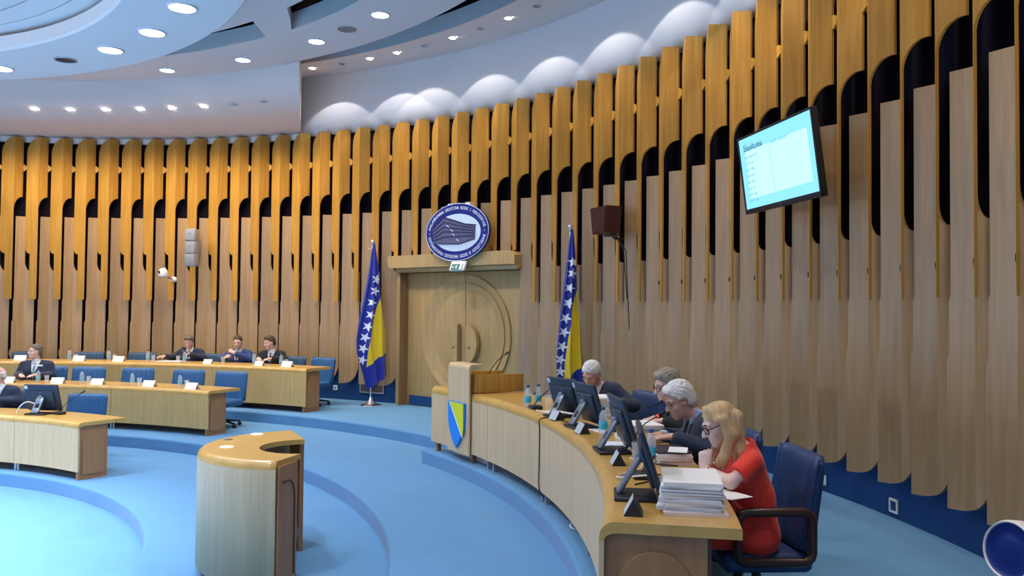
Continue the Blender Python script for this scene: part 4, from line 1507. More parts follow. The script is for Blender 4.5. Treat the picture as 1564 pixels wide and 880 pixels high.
cable([P(9.0, 8.80, Z3 + 0.006), P(8.2, 8.72, Z3 + 0.006), P(8.4, 8.66, Z3 + 0.03), P(9.4, 8.74, Z3 + 0.05), P(9.8, 8.80, Z3 + 0.11)], 0.007, M['cable_white'], 'white cable end hanging under the head table')
# ================================================================== OVAL EMBLEM OVER THE DOOR
SG = empty('oval_emblem', P(49.4, 11.02, 3.526), out_rot(50.2), 'large oval blue emblem with lettering and a building over the double door', 'sign')
SW, SH = 0.715, 0.478
ov = lambda a, b, n=72: [(a * math.cos(2 * PI * i / n), b * math.sin(2 * PI * i / n)) for i in range(n)]
m = MB()
m.prism(ov(SW, SH), -0.03, 0.03, 'y', smooth=True)
m.obj('blue_oval', M['sign_blue'], SG)
m = MB()
m.tube([(x, -0.03, z) for x, z in ov(SW, SH)], 0.006, 6, closed=True)
m.obj('rim', M['sign_white'], SG)
m = MB()
m.prism([(x + 0.012, z - 0.008) for x, z in ov(0.535, 0.312)], -0.036, -0.030, 'y')
m.obj('pale_oval', M['sign_white'], SG)
# the building: stacked storeys seen on the corner
ux = lambda x, y: ((x - 503) / 350 * SW, (402 - y) / 315 * SH + 0.010 * (x - 503) / 350)
m = MB()
m.prism([ux(*p) for p in ((236, 345), (366, 224), (450, 258), (610, 322), (716, 342), (714, 492), (540, 536), (312, 516), (240, 508))], -0.044, -0.037, 'y')
m.obj('building', M['sign_grey'], SG)
bands = [[(232, 345), (366, 226), (470, 268), (600, 322), (724, 345)], [(234, 385), (366, 280), (470, 312), (600, 352), (718, 374)], [(236, 425), (366, 335), (470, 355), (600, 382), (716, 402)],
         [(238, 458), (366, 384), (470, 398), (600, 414), (715, 430)], [(240, 480), (366, 446), (470, 448), (600, 452), (714, 460)], [(312, 516), (430, 524), (540, 534), (620, 512), (714, 490)]]
for bnd in bands:
    m = MB()
    pts = [ux(*p) for p in bnd]
    t = 0.016 if bnd is not bands[0] else 0.022
    m.prism([(x, z + t / 2) for x, z in pts] + [(x, z - t / 2) for x, z in pts[::-1]], -0.050, -0.043, 'y')
    m.obj('storey_line', M['sign_dark'], SG)
m = MB()
for (x0, y0), (x1, y1) in (((398, 318), (425, 338)), ((446, 370), (474, 392)), ((468, 418), (492, 440)), ((512, 482), (540, 500))):
    a, b = ux(x0, y0), ux(x1, y1)
    m.prism([(a[0], a[1] + 0.008), (b[0], b[1] + 0.008), (b[0], b[1] - 0.008), (a[0], a[1] - 0.008)], -0.0515, -0.050, 'y')
o = m.obj('highlight_line', M['sign_white'], SG)
o['kind'] = 'stuff'


def oval_text(text, a, b, t0, t1, size, flip, sx):
    """letters spread along the oval between two angles (degrees)"""
    m = MB()
    n = len(text)
    # equal arc-length positions
    ts = [t0 + (t1 - t0) * i / 400 for i in range(401)]
    L = [0]
    for i in range(400):
        p, q = ts[i], ts[i + 1]
        L.append(L[-1] + math.hypot(a * (math.cos(rad(q)) - math.cos(rad(p))), b * (math.sin(rad(q)) - math.sin(rad(p)))))
    for i, ch in enumerate(text):
        if ch == ' ':
            continue
        want = L[-1] * (i + 0.5) / n
        j = max(k for k in range(401) if L[k] <= want)
        t = rad(ts[j])
        x, z = a * math.cos(t), b * math.sin(t)
        nx, nz = math.cos(t) / a, math.sin(t) / b
        ang = math.atan2(nz, nx) - PI / 2 + (PI if flip else 0)
        T = Matrix.Translation((x, -0.031, z)) @ TXT @ Matrix.Rotation(ang, 4, 'Z') @ Matrix.Translation((0, -size * 0.35, 0))
        text_mb(m, ch, size, T, 0.003, 'CENTER', sx=sx)
    return m


o = oval_text('PARLAMENTARNA SKUPŠTINA BOSNE I HERCEGOVINE', 0.640, 0.408, 172, 8, 0.076, False, 0.78).obj('upper_lettering', M['sign_letter'], SG)
o = oval_text('ПАРЛАМЕНТАРНА СКУПШТИНА БОСНЕ И ХЕРЦЕГОВИНЕ', 0.640, 0.408, 188, 352, 0.076, True, 0.72).obj('lower_lettering', M['sign_letter'], SG)
o = oval_text('-', 0.640, 0.408, 182, 178, 0.092, False, 1.0).obj('lettering_dash', M['sign_letter'], SG)
o = oval_text('-', 0.640, 0.408, 2, -2, 0.092, False, 1.0).obj('lettering_dash', M['sign_letter'], SG)
m = MB()
for x in (-0.2, 0.2):
    m.box((x, 0.07, 0.40), (0.11, 0.10, 0.19))
m.obj('mounting_plates', M['paper_pink'], SG)['kind'] = 'stuff'

# ---- exit sign hanging from the cornice under the emblem
ex = empty('exit_sign', P(49.0, 10.97, 2.955), out_rot(50.2), 'small green and white emergency exit sign hanging below the oval emblem', 'exit sign')
ex.rotation_euler = (rad(-24), 0, out_rot(50.2))
m = MB()
m.box((0, 0, 0), (0.33, 0.05, 0.17), 0.008)
m.obj('sign_box', M['white_plastic'], ex)
m = MB()
m.box((0, -0.027, -0.025), (0.25, 0.004, 0.105))
m.obj('green_face', M['exit_green'], ex)
m = MB()
m.prism([(-0.035, -0.065), (-0.015, -0.035), (-0.028, -0.012), (-0.06, -0.02), (-0.06, -0.008), (-0.02, 0.004), (0.005, 0.0), (0.02, -0.025), (0.012, -0.030), (0.0, -0.016), (-0.002, -0.038), (0.012, -0.07), (0.0, -0.072), (-0.012, -0.047), (-0.024, -0.072)], -0.032, -0.029, 'y')
m.lathe([(0.0, 0.0), (0.011, 0.0), (0.011, 0.002)], 12, mat=Matrix.Translation((-0.008, -0.0295, 0.014)) @ Matrix.Rotation(PI / 2, 4, 'X'))
m.v = [((x + 0.015) * 0.72 - 0.015, y, (z + 0.03) * 0.72 - 0.027) for x, y, z in m.v]
m.obj('running_figure', M['white_plastic'], ex)
m = MB()
m.box((0.085, -0.0305, -0.025), (0.055, 0.003, 0.095))
m.obj('door_symbol', M['sign_white'], ex)
m = MB()
m.box((-0.085, -0.0305, -0.028), (0.045, 0.003, 0.012))
m.prism([(-0.112, -0.028), (-0.09, -0.008), (-0.09, -0.048)], -0.032, -0.029, 'y')
m.obj('arrow_symbol', M['white_plastic'], ex)

# ================================================================== FLAGS
def point_in(poly, x, y):
    c = False
    j = len(poly) - 1
    for i in range(len(poly)):
        if ((poly[i][1] > y) != (poly[j][1] > y)) and x < (poly[j][0] - poly[i][0]) * (y - poly[i][1]) / (poly[j][1] - poly[i][1]) + poly[i][0]:
            c = not c
        j = i
    return c


def star(cx, cy, r, rot):
    return [(cx + (r if i % 2 == 0 else r * 0.40) * math.sin(rot + PI * i / 5), cy + (r if i % 2 == 0 else r * 0.40) * math.cos(rot + PI * i / 5)) for i in range(10)]


def lerp_curve(pts, y):
    for (y0, x0), (y1, x1) in zip(pts[:-1], pts[1:]):
        if y0 <= y <= y1:
            return x0 + (x1 - x0) * (y - y0) / (y1 - y0)
    return pts[-1][1]


def flag(th, r, label, H, left, right, yellow, stars, s_r, low_z, ytop, base_off):
    """a flag gathered on an upright pole. outlines in metres: x to the right of the pole, y down from the top of the cloth"""
    loc = P(th, r, Z3)
    root = empty('flag', loc, 0, label, 'flag', 'national flags on poles')
    dv = Vector((CAM.x - loc.x, CAM.y - loc.y))
    root.rotation_euler = (0, 0, math.atan2(dv.y, dv.x) + PI / 2 + rad(12))
    m = MB()
    m.tube([(0, 0.0, 0.02), (0, 0.0, H - 0.10)], 0.014, 10)
    m.obj('pole', M['silver'], root)
    m = MB()
    m.lathe([(0.0, H - 0.02), (0.028, H - 0.035), (0.036, H - 0.06), (0.028, H - 0.09), (0.012, H - 0.11), (0.024, H - 0.125), (0.012, H - 0.14)], 16)
    m.obj('finial', M['chrome'], root)
    m = MB()
    m.lathe([(0.0, 0.0), (0.20, 0.0), (0.19, 0.012), (0.10, 0.03), (0.05, 0.09), (0.024, 0.15), (0.020, 0.22), (0.0, 0.22)], 8, smooth=False)
    m.obj('pole_foot', M['chrome'], root)
    m = MB()
    m.tube([(0, 0, H - 0.2), (-0.05, -0.03, H - 0.17), (-0.09, -0.05, H - 0.21)], 0.005, 6)
    m.obj('cord', M['chrome'], root)
    NX, NY = 100, 400
    yb = max(left[-1][0], right[-1][0])
    V, F, MI = [], [], []
    sp = [star(x, y, s_r, rt) for x, y, rt in stars]
    for j in range(NY + 1):
        for i in range(NX + 1):
            u = i / NX
            yl = left[-1][0] * j / NY
            yr = right[-1][0] * j / NY
            y = yl + (yr - yl) * u
            xl, xr = lerp_curve(left, yl), lerp_curve(right, yr)
            x = xl + (xr - xl) * u
            g = min(1, y / 0.6)
            d = -0.05 * g * math.sin(u * 15 + y * 0.9) * (0.35 + 0.65 * u) - 0.07 * g * math.sin(u * PI) + 0.015 * g * math.sin(u * 31 + 2 * y)
            V.append((x, d - 0.03, ytop - y))
    for j in range(NY):
        for i in range(NX):
            a = j * (NX + 1) + i
            F.append((a, a + 1, a + NX + 2, a + NX + 1))
            q = V[a]
            q2 = V[a + NX + 2]
            x, y = (q[0] + q2[0]) / 2, ytop - (q[2] + q2[2]) / 2
            mi = 0
            if point_in(yellow, x, y):
                mi = 1
            if any(abs(x - s_[0]) < s_r * 1.1 and abs(y - s_[1]) < s_r * 1.1 and point_in(pp, x, y) for s_, pp in zip(stars, sp)):
                mi = 2
            MI.append(mi)
    m = MB()
    m.v, m.f, m.s, m.m = V, F, [True] * len(F), MI
    o = m.obj('cloth', [M['flag_blue'], M['flag_yellow'], M['flag_white']], root)
    md = o.modifiers.new('thick', 'SOLIDIFY')
    md.thickness = 0.004
    return root


# left flag: one photograph pixel is about 12.3 mm there; right flag about 9.7 mm
def conv(pts, x0, y0, k):
    return [((y - y0) * k, (x - x0) * k) for x, y in pts]


k1 = 0.01225
L1 = conv([(570, 371), (567, 385), (562, 420), (556, 455), (549, 490), (546, 512), (547, 533), (553, 552), (558, 570), (562, 587)], 569, 371, k1)
R1_ = conv([(572, 371), (574, 385), (578, 410), (580, 440), (585, 470), (589, 500), (590, 520), (591, 545), (592, 567)], 569, 371, k1)
Y1 = [((x - 569) * k1, (y - 371) * k1) for x, y in ((579.5, 452), (583, 465), (589, 500), (591, 533), (578, 540), (568, 549), (561, 554), (563.5, 525), (569, 495), (574, 470))]
S1 = [((x - 569) * k1, (y - 371) * k1, rt) for x, y, rt in ((574, 425, 0.35), (572, 442, 0.3), (568, 459, 0.25), (566, 477, 0.2), (562, 494, 0.15), (558.5, 510, 0.15), (556, 526, 0.15), (555, 543, 0.3))]
flag(59.6, 11.0, 'blue and yellow flag with white stars standing left of the double door', 3.00, L1, R1_, Y1, S1, 0.098, 0.3, 2.92, 0)
k2 = 0.0098
L2 = conv([(870, 350), (866, 375), (861, 420), (855, 470), (851, 510), (849, 540), (850, 562), (857, 580), (863, 600)], 869.5, 350, k2)
R2_ = conv([(873, 350), (876, 380), (877, 400), (879, 440), (884, 480), (887, 505), (889, 530), (892, 560), (896, 606)], 869.5, 350, k2)
Y2 = [((x - 869.5) * k2, (y - 350) * k2) for x, y in ((877.5, 437), (880, 450), (884, 480), (889, 517), (889, 549), (877, 556), (868, 566), (860, 577), (861, 545), (865, 510), (871, 470))]
S2 = [((x - 869.5) * k2, (y - 350) * k2, rt) for x, y, rt in ((872, 398, 0.7), (871, 415, 0.35), (867.5, 436, 0.25), (865.5, 458, 0.2), (862, 480, 0.15), (860, 500, 0.15), (857.5, 521, 0.15), (855, 540, 0.2), (855, 557, 0.5))]
flag(35.84, 11.0, 'blue and yellow flag with white stars behind the head table, right of the double door', 3.00, L2, R2_, Y2, S2, 0.086, 0.3, 2.90, 0)

# ================================================================== THINGS ON THE WALL
# big screen, tilted down
tv = empty('wall_screen', P(12.528, 10.8, 3.617), 0, 'large wall-mounted television screen with pale blue slide high on the panelled wall', 'television')
yaw, tilt = rad(10.119), rad(7.735)
ex_ = Vector((math.sin(yaw), -math.cos(yaw), 0))
ni = Vector((-math.cos(yaw), -math.sin(yaw), 0))
ey_ = Vector((0, 0, math.cos(tilt))) + ni * math.sin(tilt)
en = ex_.cross(ey_)
tv.rotation_euler = Matrix((ex_, ey_, en)).transposed().to_euler()   # local x right, y up, z towards the room
TW, TH = 1.407, 0.771
m = MB()
m.box((0, 0, -0.03), (TW, TH, 0.05), 0.008)
m.box((0, 0, -0.075), (TW * 0.7, TH * 0.6, 0.05), 0.015)
m.obj('housing', M['black'], tv)
bz = 0.022
m = MB()
for c, s in (((0, TH / 2 - bz / 2, 0), (TW, bz, 0.022)), ((0, -TH / 2 + 0.024, 0), (TW, 0.048, 0.022)), ((-TW / 2 + bz / 2, 0, 0), (bz, TH, 0.022)), ((TW / 2 - bz / 2, 0, 0), (bz, TH, 0.022))):
    m.box(c, s, 0.003)
m.obj('bezel', M['black'], tv)
x0, x1, y0, y1 = -TW / 2 + bz, TW / 2 - bz, -TH / 2 + 0.048, TH / 2 - bz
m = MB()
m.box(((x0 + x1) / 2, (y0 + y1) / 2, -0.002), (x1 - x0, y1 - y0, 0.006))
scr = m.obj('display', M['screen_bg'], tv)
sxy = lambda u, v: (x0 + (x1 - x0) * u, y1 - (y1 - y0) * v)     # from the top left of the picture
m = MB()
a, b = sxy(0.08, 0.19), sxy(0.93, 0.86)
m.box(((a[0] + b[0]) / 2, (a[1] + b[1]) / 2, 0.0015), (b[0] - a[0], a[1] - b[1], 0.002))
m.obj('slide_panel', M['screen_panel'], scr)
m = MB()
a = sxy(0.06, 0.185)
text_mb(m, 'Zastupnička pitanja', 0.082, Matrix.Translation((a[0], a[1], 0.0032)), 0.0004, sx=0.60)
m.obj('slide_title', M['screen_text'], scr)
m = MB()
a = sxy(0.06, 0.115)
for q in range(4):
    m.box((a[0] + 0.02 + q * 0.016, a[1] + 0.012 + 0.004 * (q % 2), 0.003), (0.009, 0.018 + 0.006 * (q % 2), 0.001))
m.box((a[0] + 0.04, a[1] - 0.006, 0.003), (0.10, 0.004, 0.001))
m.obj('slide_logo', M['screen_faint'], scr)['kind'] = 'stuff'
m = MB()
a, b = sxy(0.445, 0.20), sxy(0.445, 0.86)
m.box((a[0], (a[1] + b[1]) / 2, 0.0032), (0.006, a[1] - b[1], 0.001))
m.obj('divider_line', M['screen_faint'], scr)
rr_ = random.Random(3)
for row in range(8):
    a = sxy(0.065, 0.275 + row * 0.088)
    m = MB()
    x = a[0]
    for wd in ((0.09, 0.12, 0.05) if row == 0 else (rr_.uniform(0.07, 0.11), rr_.uniform(0.06, 0.10))):
        for q in range(int(wd / 0.013)):
            m.box((x + 0.006, a[1] - 0.006 * (rr_.random() < 0.3), 0.003), (0.007, 0.018 + 0.010 * rr_.random(), 0.001))
            x += 0.013
        x += 0.016
    m.obj('text_row', M['screen_faint'], scr)['kind'] = 'stuff'
a = sxy(0.47, 0.20)
m = MB()
for q in range(16):
    m.box((a[0] + q * 0.018 + (0.02 if q > 6 else 0), a[1] + 0.004, 0.003), (0.009, 0.028, 0.001))
m.obj('text_row', M['screen_faint'], scr)['kind'] = 'stuff'
m = MB()
m.box((0, -TH / 2 + 0.024, 0.0115), (0.035, 0.010, 0.001))
m.obj('maker_mark', M['grey_plastic'], tv)
m = MB()
m.box((0, -0.05, -0.20), (0.10, 0.10, 0.26))
m.box((0, -0.05, -0.33), (0.34, 0.34, 0.03))
m.obj('wall_bracket', M['black'], tv)

# curved loudspeaker column on the left wall
sp = empty('column_loudspeaker', P(80.9, 11.12, 3.045), out_rot(80.9), 'grey three-part column loudspeaker on the left panelled wall', 'loudspeaker')
for q, (z, tl) in enumerate(((0.12, -6), (0.365, 0), (0.61, 5))):
    m = MB()
    T = Matrix.Translation((0, -0.06 + 0.025 * (q == 1) * 0, z)) @ Matrix.Rotation(rad(-tl), 4, 'X')
    m.box((0, 0, 0), (0.205, 0.17, 0.247), 0.008, T)
    o = m.obj('cabinet', M['speaker_grey'], sp)
    m = MB()
    m.box((0, -0.088, 0), (0.185, 0.008, 0.215), 0.004, T)
    m.obj('front_grille', M['speaker_grey'], o)
    m = MB()
    m.lathe([(0.0, 0.0), (0.016, 0.0), (0.016, 0.004)], 12, mat=T @ Matrix.Translation((0, -0.0925, 0.02)) @ Matrix.Rotation(PI / 2, 4, 'X'))
    m.obj('badge', M['grey_plastic'], o)
m = MB()
m.box((0, 0.09, 0.36), (0.08, 0.18, 0.4), 0.01)
m.obj('wall_mount', M['speaker_grey'], sp)

# white dome camera
cm = empty('dome_camera', P(83.7, 10.95, 2.905), out_rot(83.7), 'small white security camera on the left wall below the loudspeaker', 'camera')
m = MB()
m.lathe([(0.0, 0.10), (0.05, 0.085), (0.085, 0.04), (0.092, 0.0), (0.092, -0.07), (0.08, -0.085), (0.0, -0.085)], 24)
m.obj('camera_head', M['white_plastic'], cm)
m = MB()
m.lathe([(0.0, 0.014), (0.022, 0.010), (0.03, 0.0)], 16, mat=Matrix.Translation((-0.035, -0.088, 0.012)) @ Matrix.Rotation(rad(90), 4, 'X') @ Matrix.Rotation(rad(-18), 4, 'Y'))
m.obj('camera_lens', M['black'], cm)
m = MB()
m.tube([(0.06, 0.05, -0.06), (0.06, 0.14, -0.09), (0.05, 0.24, -0.11)], 0.026, 10)
m.obj('arm', M['lamp_off'], cm)
m = MB()
m.lathe([(0.0, 0.10), (0.05, 0.09), (0.06, 0.0)], 16, mat=Matrix.Translation((0.055, 0.33, -0.12)) @ Matrix.Rotation(rad(90), 4, 'X'))
m.obj('wall_rose', M['card'], cm)

# dark red wedge loudspeaker on the right
ws = empty('wedge_loudspeaker', P(31.65, 11.0, 3.45), out_rot(31.65) + rad(-8), 'dark maroon box loudspeaker on the wall right of the right flag', 'loudspeaker')
m = MB()
m.prism([(-0.235, 0.19), (0.215, 0.19), (0.17, -0.17), (-0.17, -0.17)], -0.13, 0.10, 'y')
m.obj('cabinet', M['maroon'], ws)
m = MB()
m.prism([(-0.21, 0.172), (0.19, 0.172), (0.15, -0.152), (-0.15, -0.152)], -0.138, -0.131, 'y')
m.obj('front_cloth', M['maroon'], ws)
m = MB()
m.box((0.03, 0.06, -0.19), (0.26, 0.10, 0.02))
m.tube([(0.03, 0.05, -0.19), (0.03, 0.10, -0.23), (0.03, 0.24, -0.23)], 0.013, 8)
m.obj('bracket', M['black'], ws)
for dx, zz in ((0.10, -1.05), (0.16, -1.45)):
    m = MB()
    m.tube([(0.06 + dx * 0.3, 0.06, -0.18), (dx + 0.05, 0.17, -0.4), (dx + 0.07, 0.19, zz * 0.7), (dx + 0.10, 0.20, zz)], 0.006, 6)
    m.obj('speaker_cable', M['cable_black'], ws)

# white drum-shaped device on the floor at the right edge
dr = empty('drum_device', (11.03, -0.63, Z3), math.atan2(-4.62, -2.79) + PI / 2, 'white rounded drum with a dark blue round face on a stand at the right edge', 'appliance')
T = Matrix.Translation((0, 0, 0.40)) @ Matrix.Rotation(rad(-40), 4, 'Z') @ Matrix.Rotation(rad(80), 4, 'X')
m = MB()
m.lathe([(0.148, 0.18), (0.152, 0.195), (0.156, 0.195), (0.166, 0.172), (0.170, 0.09), (0.165, -0.13), (0.13, -0.20), (0.0, -0.21)], 40, mat=T)
m.obj('white_housing', M['white_plastic'], dr)
m = MB()
m.lathe([(0.0, 0.185), (0.075, 0.180), (0.115, 0.165), (0.150, 0.183)], 40, mat=T)
m.obj('blue_face', M['deep_blue_face'], dr)
m = MB()
m.lathe([(0.0, 0.0), (0.17, 0.0), (0.165, 0.02), (0.05, 0.035), (0.04, 0.06), (0.04, 0.30), (0.0, 0.30)], 28)
m.obj('stand', M['white_plastic'], dr)
# ================================================================== PEOPLE
# bodies are grown as one smooth surface from tapering limbs (distance fields blended together and then meshed)
class Field:
    def __init__(self, lo, hi, h):
        self.lo, self.h = np.array(lo, np.float32), h
        self.n = np.maximum(4, np.ceil((np.array(hi) - np.array(lo)) / h).astype(int) + 1)
        self.D = np.full(self.n, 1.0, np.float32)

    def block(self, lo, hi, pad):
        a = np.clip(np.floor((np.array(lo) - pad - self.lo) / self.h).astype(int), 0, self.n)
        b = np.clip(np.ceil((np.array(hi) + pad - self.lo) / self.h).astype(int) + 1, 0, self.n)
        if (b <= a).any():
            return None, None
        ax = [self.lo[i] + self.h * np.arange(a[i], b[i], dtype=np.float32) for i in range(3)]
        X = np.stack(np.meshgrid(*ax, indexing='ij'), -1)
        return tuple(slice(a[i], b[i]) for i in range(3)), X

    @staticmethod
    def smin(a, b, k):
        if k <= 0:
            return np.minimum(a, b)
        hh = np.clip(0.5 + 0.5 * (b - a) / k, 0, 1)
        return b + (a - b) * hh - k * hh * (1 - hh)

    def _put(self, sl, d, k, op):
        if op == 'add':
            self.D[sl] = self.smin(self.D[sl], d, k)
        elif op == 'sub':
            self.D[sl] = -self.smin(-self.D[sl], d, k)

    def cap(self, p, q, r0, r1=None, k=0.02, op='add', squash=None):
        """tapering limb; squash = (axis vector, factor) flattens it across an axis"""
        p, q = np.array(p, np.float32), np.array(q, np.float32)
        r1 = r0 if r1 is None else r1
        R = max(r0, r1) * 1.05
        sl, X = self.block(np.minimum(p, q) - R, np.maximum(p, q) + R, k + 0.02)
        if sl is None:
            return self
        ba = q - p
        t = np.clip(((X - p) @ ba) / max(1e-9, float(ba @ ba)), 0, 1)
        V = X - p - t[..., None] * ba
        if squash:
            a = np.array(squash[0], np.float32)
            a /= np.linalg.norm(a)
            V = V + (V @ a)[..., None] * a * (1 / squash[1] - 1)
        d = np.linalg.norm(V, axis=-1) - (r0 + (r1 - r0) * t)
        if squash:
            d = d * squash[1] ** 0.5
        self._put(sl, d, k, op)
        return self

    def ell(self, c, rad_, A=None, k=0.02, op='add'):
        """ellipsoid with radii along the columns of A"""
        c, rr = np.array(c, np.float32), np.array(rad_, np.float32)
        R = rr.max()
        sl, X = self.block(c - R, c + R, k + 0.02)
        if sl is None:
            return self
        V = X - c
        if A is not None:
            V = V @ np.array(A, np.float32)
        k0 = np.linalg.norm(V / rr, axis=-1)
        k1 = np.linalg.norm(V / (rr * rr), axis=-1)
        d = k0 * (k0 - 1) / np.maximum(k1, 1e-6)
        self._put(sl, d, k, op)
        return self

    def cut(self, fn, k=0.004):
        """keep where fn(X) < 0"""
        sl, X = self.block(self.lo, self.lo + self.h * self.n, 0)
        d = fn(X)
        self.D = -self.smin(-self.D, -d, k)
        return self

    def mesh(self, name, mat):
        D = self.D
        s = D < 0
        nx, ny, nz = D.shape
        acc = np.zeros((nx - 1, ny - 1, nz - 1, 3), np.float32)
        cnt = np.zeros((nx - 1, ny - 1, nz - 1), np.float32)
        cs = [(i, j, k) for i in (0, 1) for j in (0, 1) for k in (0, 1)]
        S = lambda c: (slice(c[0], nx - 1 + c[0]), slice(c[1], ny - 1 + c[1]), slice(c[2], nz - 1 + c[2]))
        for a in cs:
            for ax in range(3):
                if a[ax]:
                    continue
                b = list(a)
                b[ax] = 1
                da, db = D[S(a)], D[S(tuple(b))]
                m = (da < 0) != (db < 0)
                idx = np.nonzero(m)
                t = da[idx] / (da[idx] - db[idx])
                p = np.tile(np.array(a, np.float32), (len(t), 1))
                p[:, ax] += t
                acc[idx] += p
                cnt[idx] += 1
        cell = np.nonzero(cnt > 0)
        vid = np.full(cnt.shape, -1, np.int64)
        vid[cell] = np.arange(len(cell[0]))
        V = (np.stack(cell, 1).astype(np.float32) + acc[cell] / cnt[cell][:, None]) * self.h + self.lo
        F = []
        for ax in range(3):
            u, w = [(1, 2), (2, 0), (0, 1)][ax]
            sa = [slice(None)] * 3
            sb = [slice(None)] * 3
            sa[ax] = slice(0, -1)
            sb[ax] = slice(1, None)
            A_, B_ = s[tuple(sa)], s[tuple(sb)]
            ch = A_ != B_
            idx = np.stack(np.nonzero(ch), 1)
            ok = (idx[:, u] > 0) & (idx[:, w] > 0) & (idx[:, u] < cnt.shape[u]) & (idx[:, w] < cnt.shape[w]) & (idx[:, ax] < cnt.shape[ax])
            idx = idx[ok]
            if not len(idx):
                continue
            inside = A_[tuple(idx.T)]
            def v(du_, dw_):
                q = idx.copy()
                q[:, u] += du_
                q[:, w] += dw_
                return vid[tuple(q.T)]
            quad = np.stack([v(-1, -1), v(0, -1), v(0, 0), v(-1, 0)], 1)
            quad[~inside] = quad[~inside][:, ::-1]
            F.append(quad)
        F = np.concatenate(F) if F else np.zeros((0, 4), np.int64)
        F = F[(F >= 0).all(1)]
        me = bpy.data.meshes.new(name)
        me.from_pydata(V.tolist(), [], F.tolist())
        me.materials.append(mat)
        me.polygons.foreach_set('use_smooth', [True] * len(me.polygons))
        me.update()
        return me


def put(name, mesh, parent):
    o = bpy.data.objects.new(name, mesh)
    COL.objects.link(o)
    o.parent = parent
    return o


def unit(v):
    v = np.array(v, float)
    return v / np.linalg.norm(v)


def rotm(yaw, pitch, roll):
    """columns: right, forward, up of the head. yaw + = towards the person's left, pitch + = looking down, roll + = towards their right shoulder"""
    cy, sy = math.cos(rad(yaw)), math.sin(rad(yaw))
    cp_, sp2 = math.cos(rad(pitch)), math.sin(rad(pitch))
    c2, s2 = math.cos(rad(roll)), math.sin(rad(roll))
    Rz = np.array([[cy, -sy, 0], [sy, cy, 0], [0, 0, 1]])
    Rx = np.array([[1, 0, 0], [0, cp_, sp2], [0, -sp2, cp_]])
    Ry = np.array([[c2, 0, s2], [0, 1, 0], [-s2, 0, c2]])
    return Rz @ Rx @ Ry


def hand(f, wrist, d, n, side, curl, k=0.006, s=1.0, thumb_in=0.3, spread=0.06):
    """palm and five fingers. d = the way the hand points, n = palm normal (fingers bend towards it), side +1 for a right hand"""
    wrist, d, n = np.array(wrist, float), unit(d), np.array(n, float)
    n = unit(n - d * (n @ d))
    a = np.cross(d, n) * side          # towards the thumb
    kn = []
    for i, off in enumerate((0.030, 0.010, -0.010, -0.029)):
        b = wrist + d * s * (0.088 - 0.004 * abs(i - 1)) + a * s * off
        kn.append(b)
        f.cap(wrist + a * s * off * 0.55 + d * s * 0.012, b, 0.0135 * s, 0.0115 * s, k=0.014, squash=None)
    for i, (b, L) in enumerate(zip(kn, (0.070, 0.078, 0.072, 0.056))):
        dd = unit(d + a * spread * (1.5 - i))
        p = b
        for j, (fr, rr) in enumerate(((0.45, 0.0095), (0.31, 0.0085), (0.24, 0.0075))):
            c = rad(curl[j] if hasattr(curl, '__len__') else curl)
            dn = unit(dd * math.cos(c) + n * math.sin(c))
            nn_ = unit(n * math.cos(c) - dd * math.sin(c))
            q = p + dn * L * s * fr
            f.cap(p, q, rr * s, (rr - 0.0008) * s, k=0.003)
            dd, n_ = dn, nn_
            n = nn_
            p = q
        n = unit(np.cross(a, d) * side) if False else unit(np.cross(a * side, d))
    n0 = unit(np.cross(a * side, d))
    tb = wrist + d * s * 0.025 + a * s * 0.026
    td = unit(d * 0.75 + a * (0.75 - thumb_in) + n0 * thumb_in)
    tm = tb + td * s * 0.045
    te = tm + unit(td + n0 * 0.3 - a * 0.35) * s * 0.034
    f.cap(tb, tm, 0.0125 * s, 0.0105 * s, k=0.008)
    f.cap(tm, te, 0.0100 * s, 0.0080 * s, k=0.004)


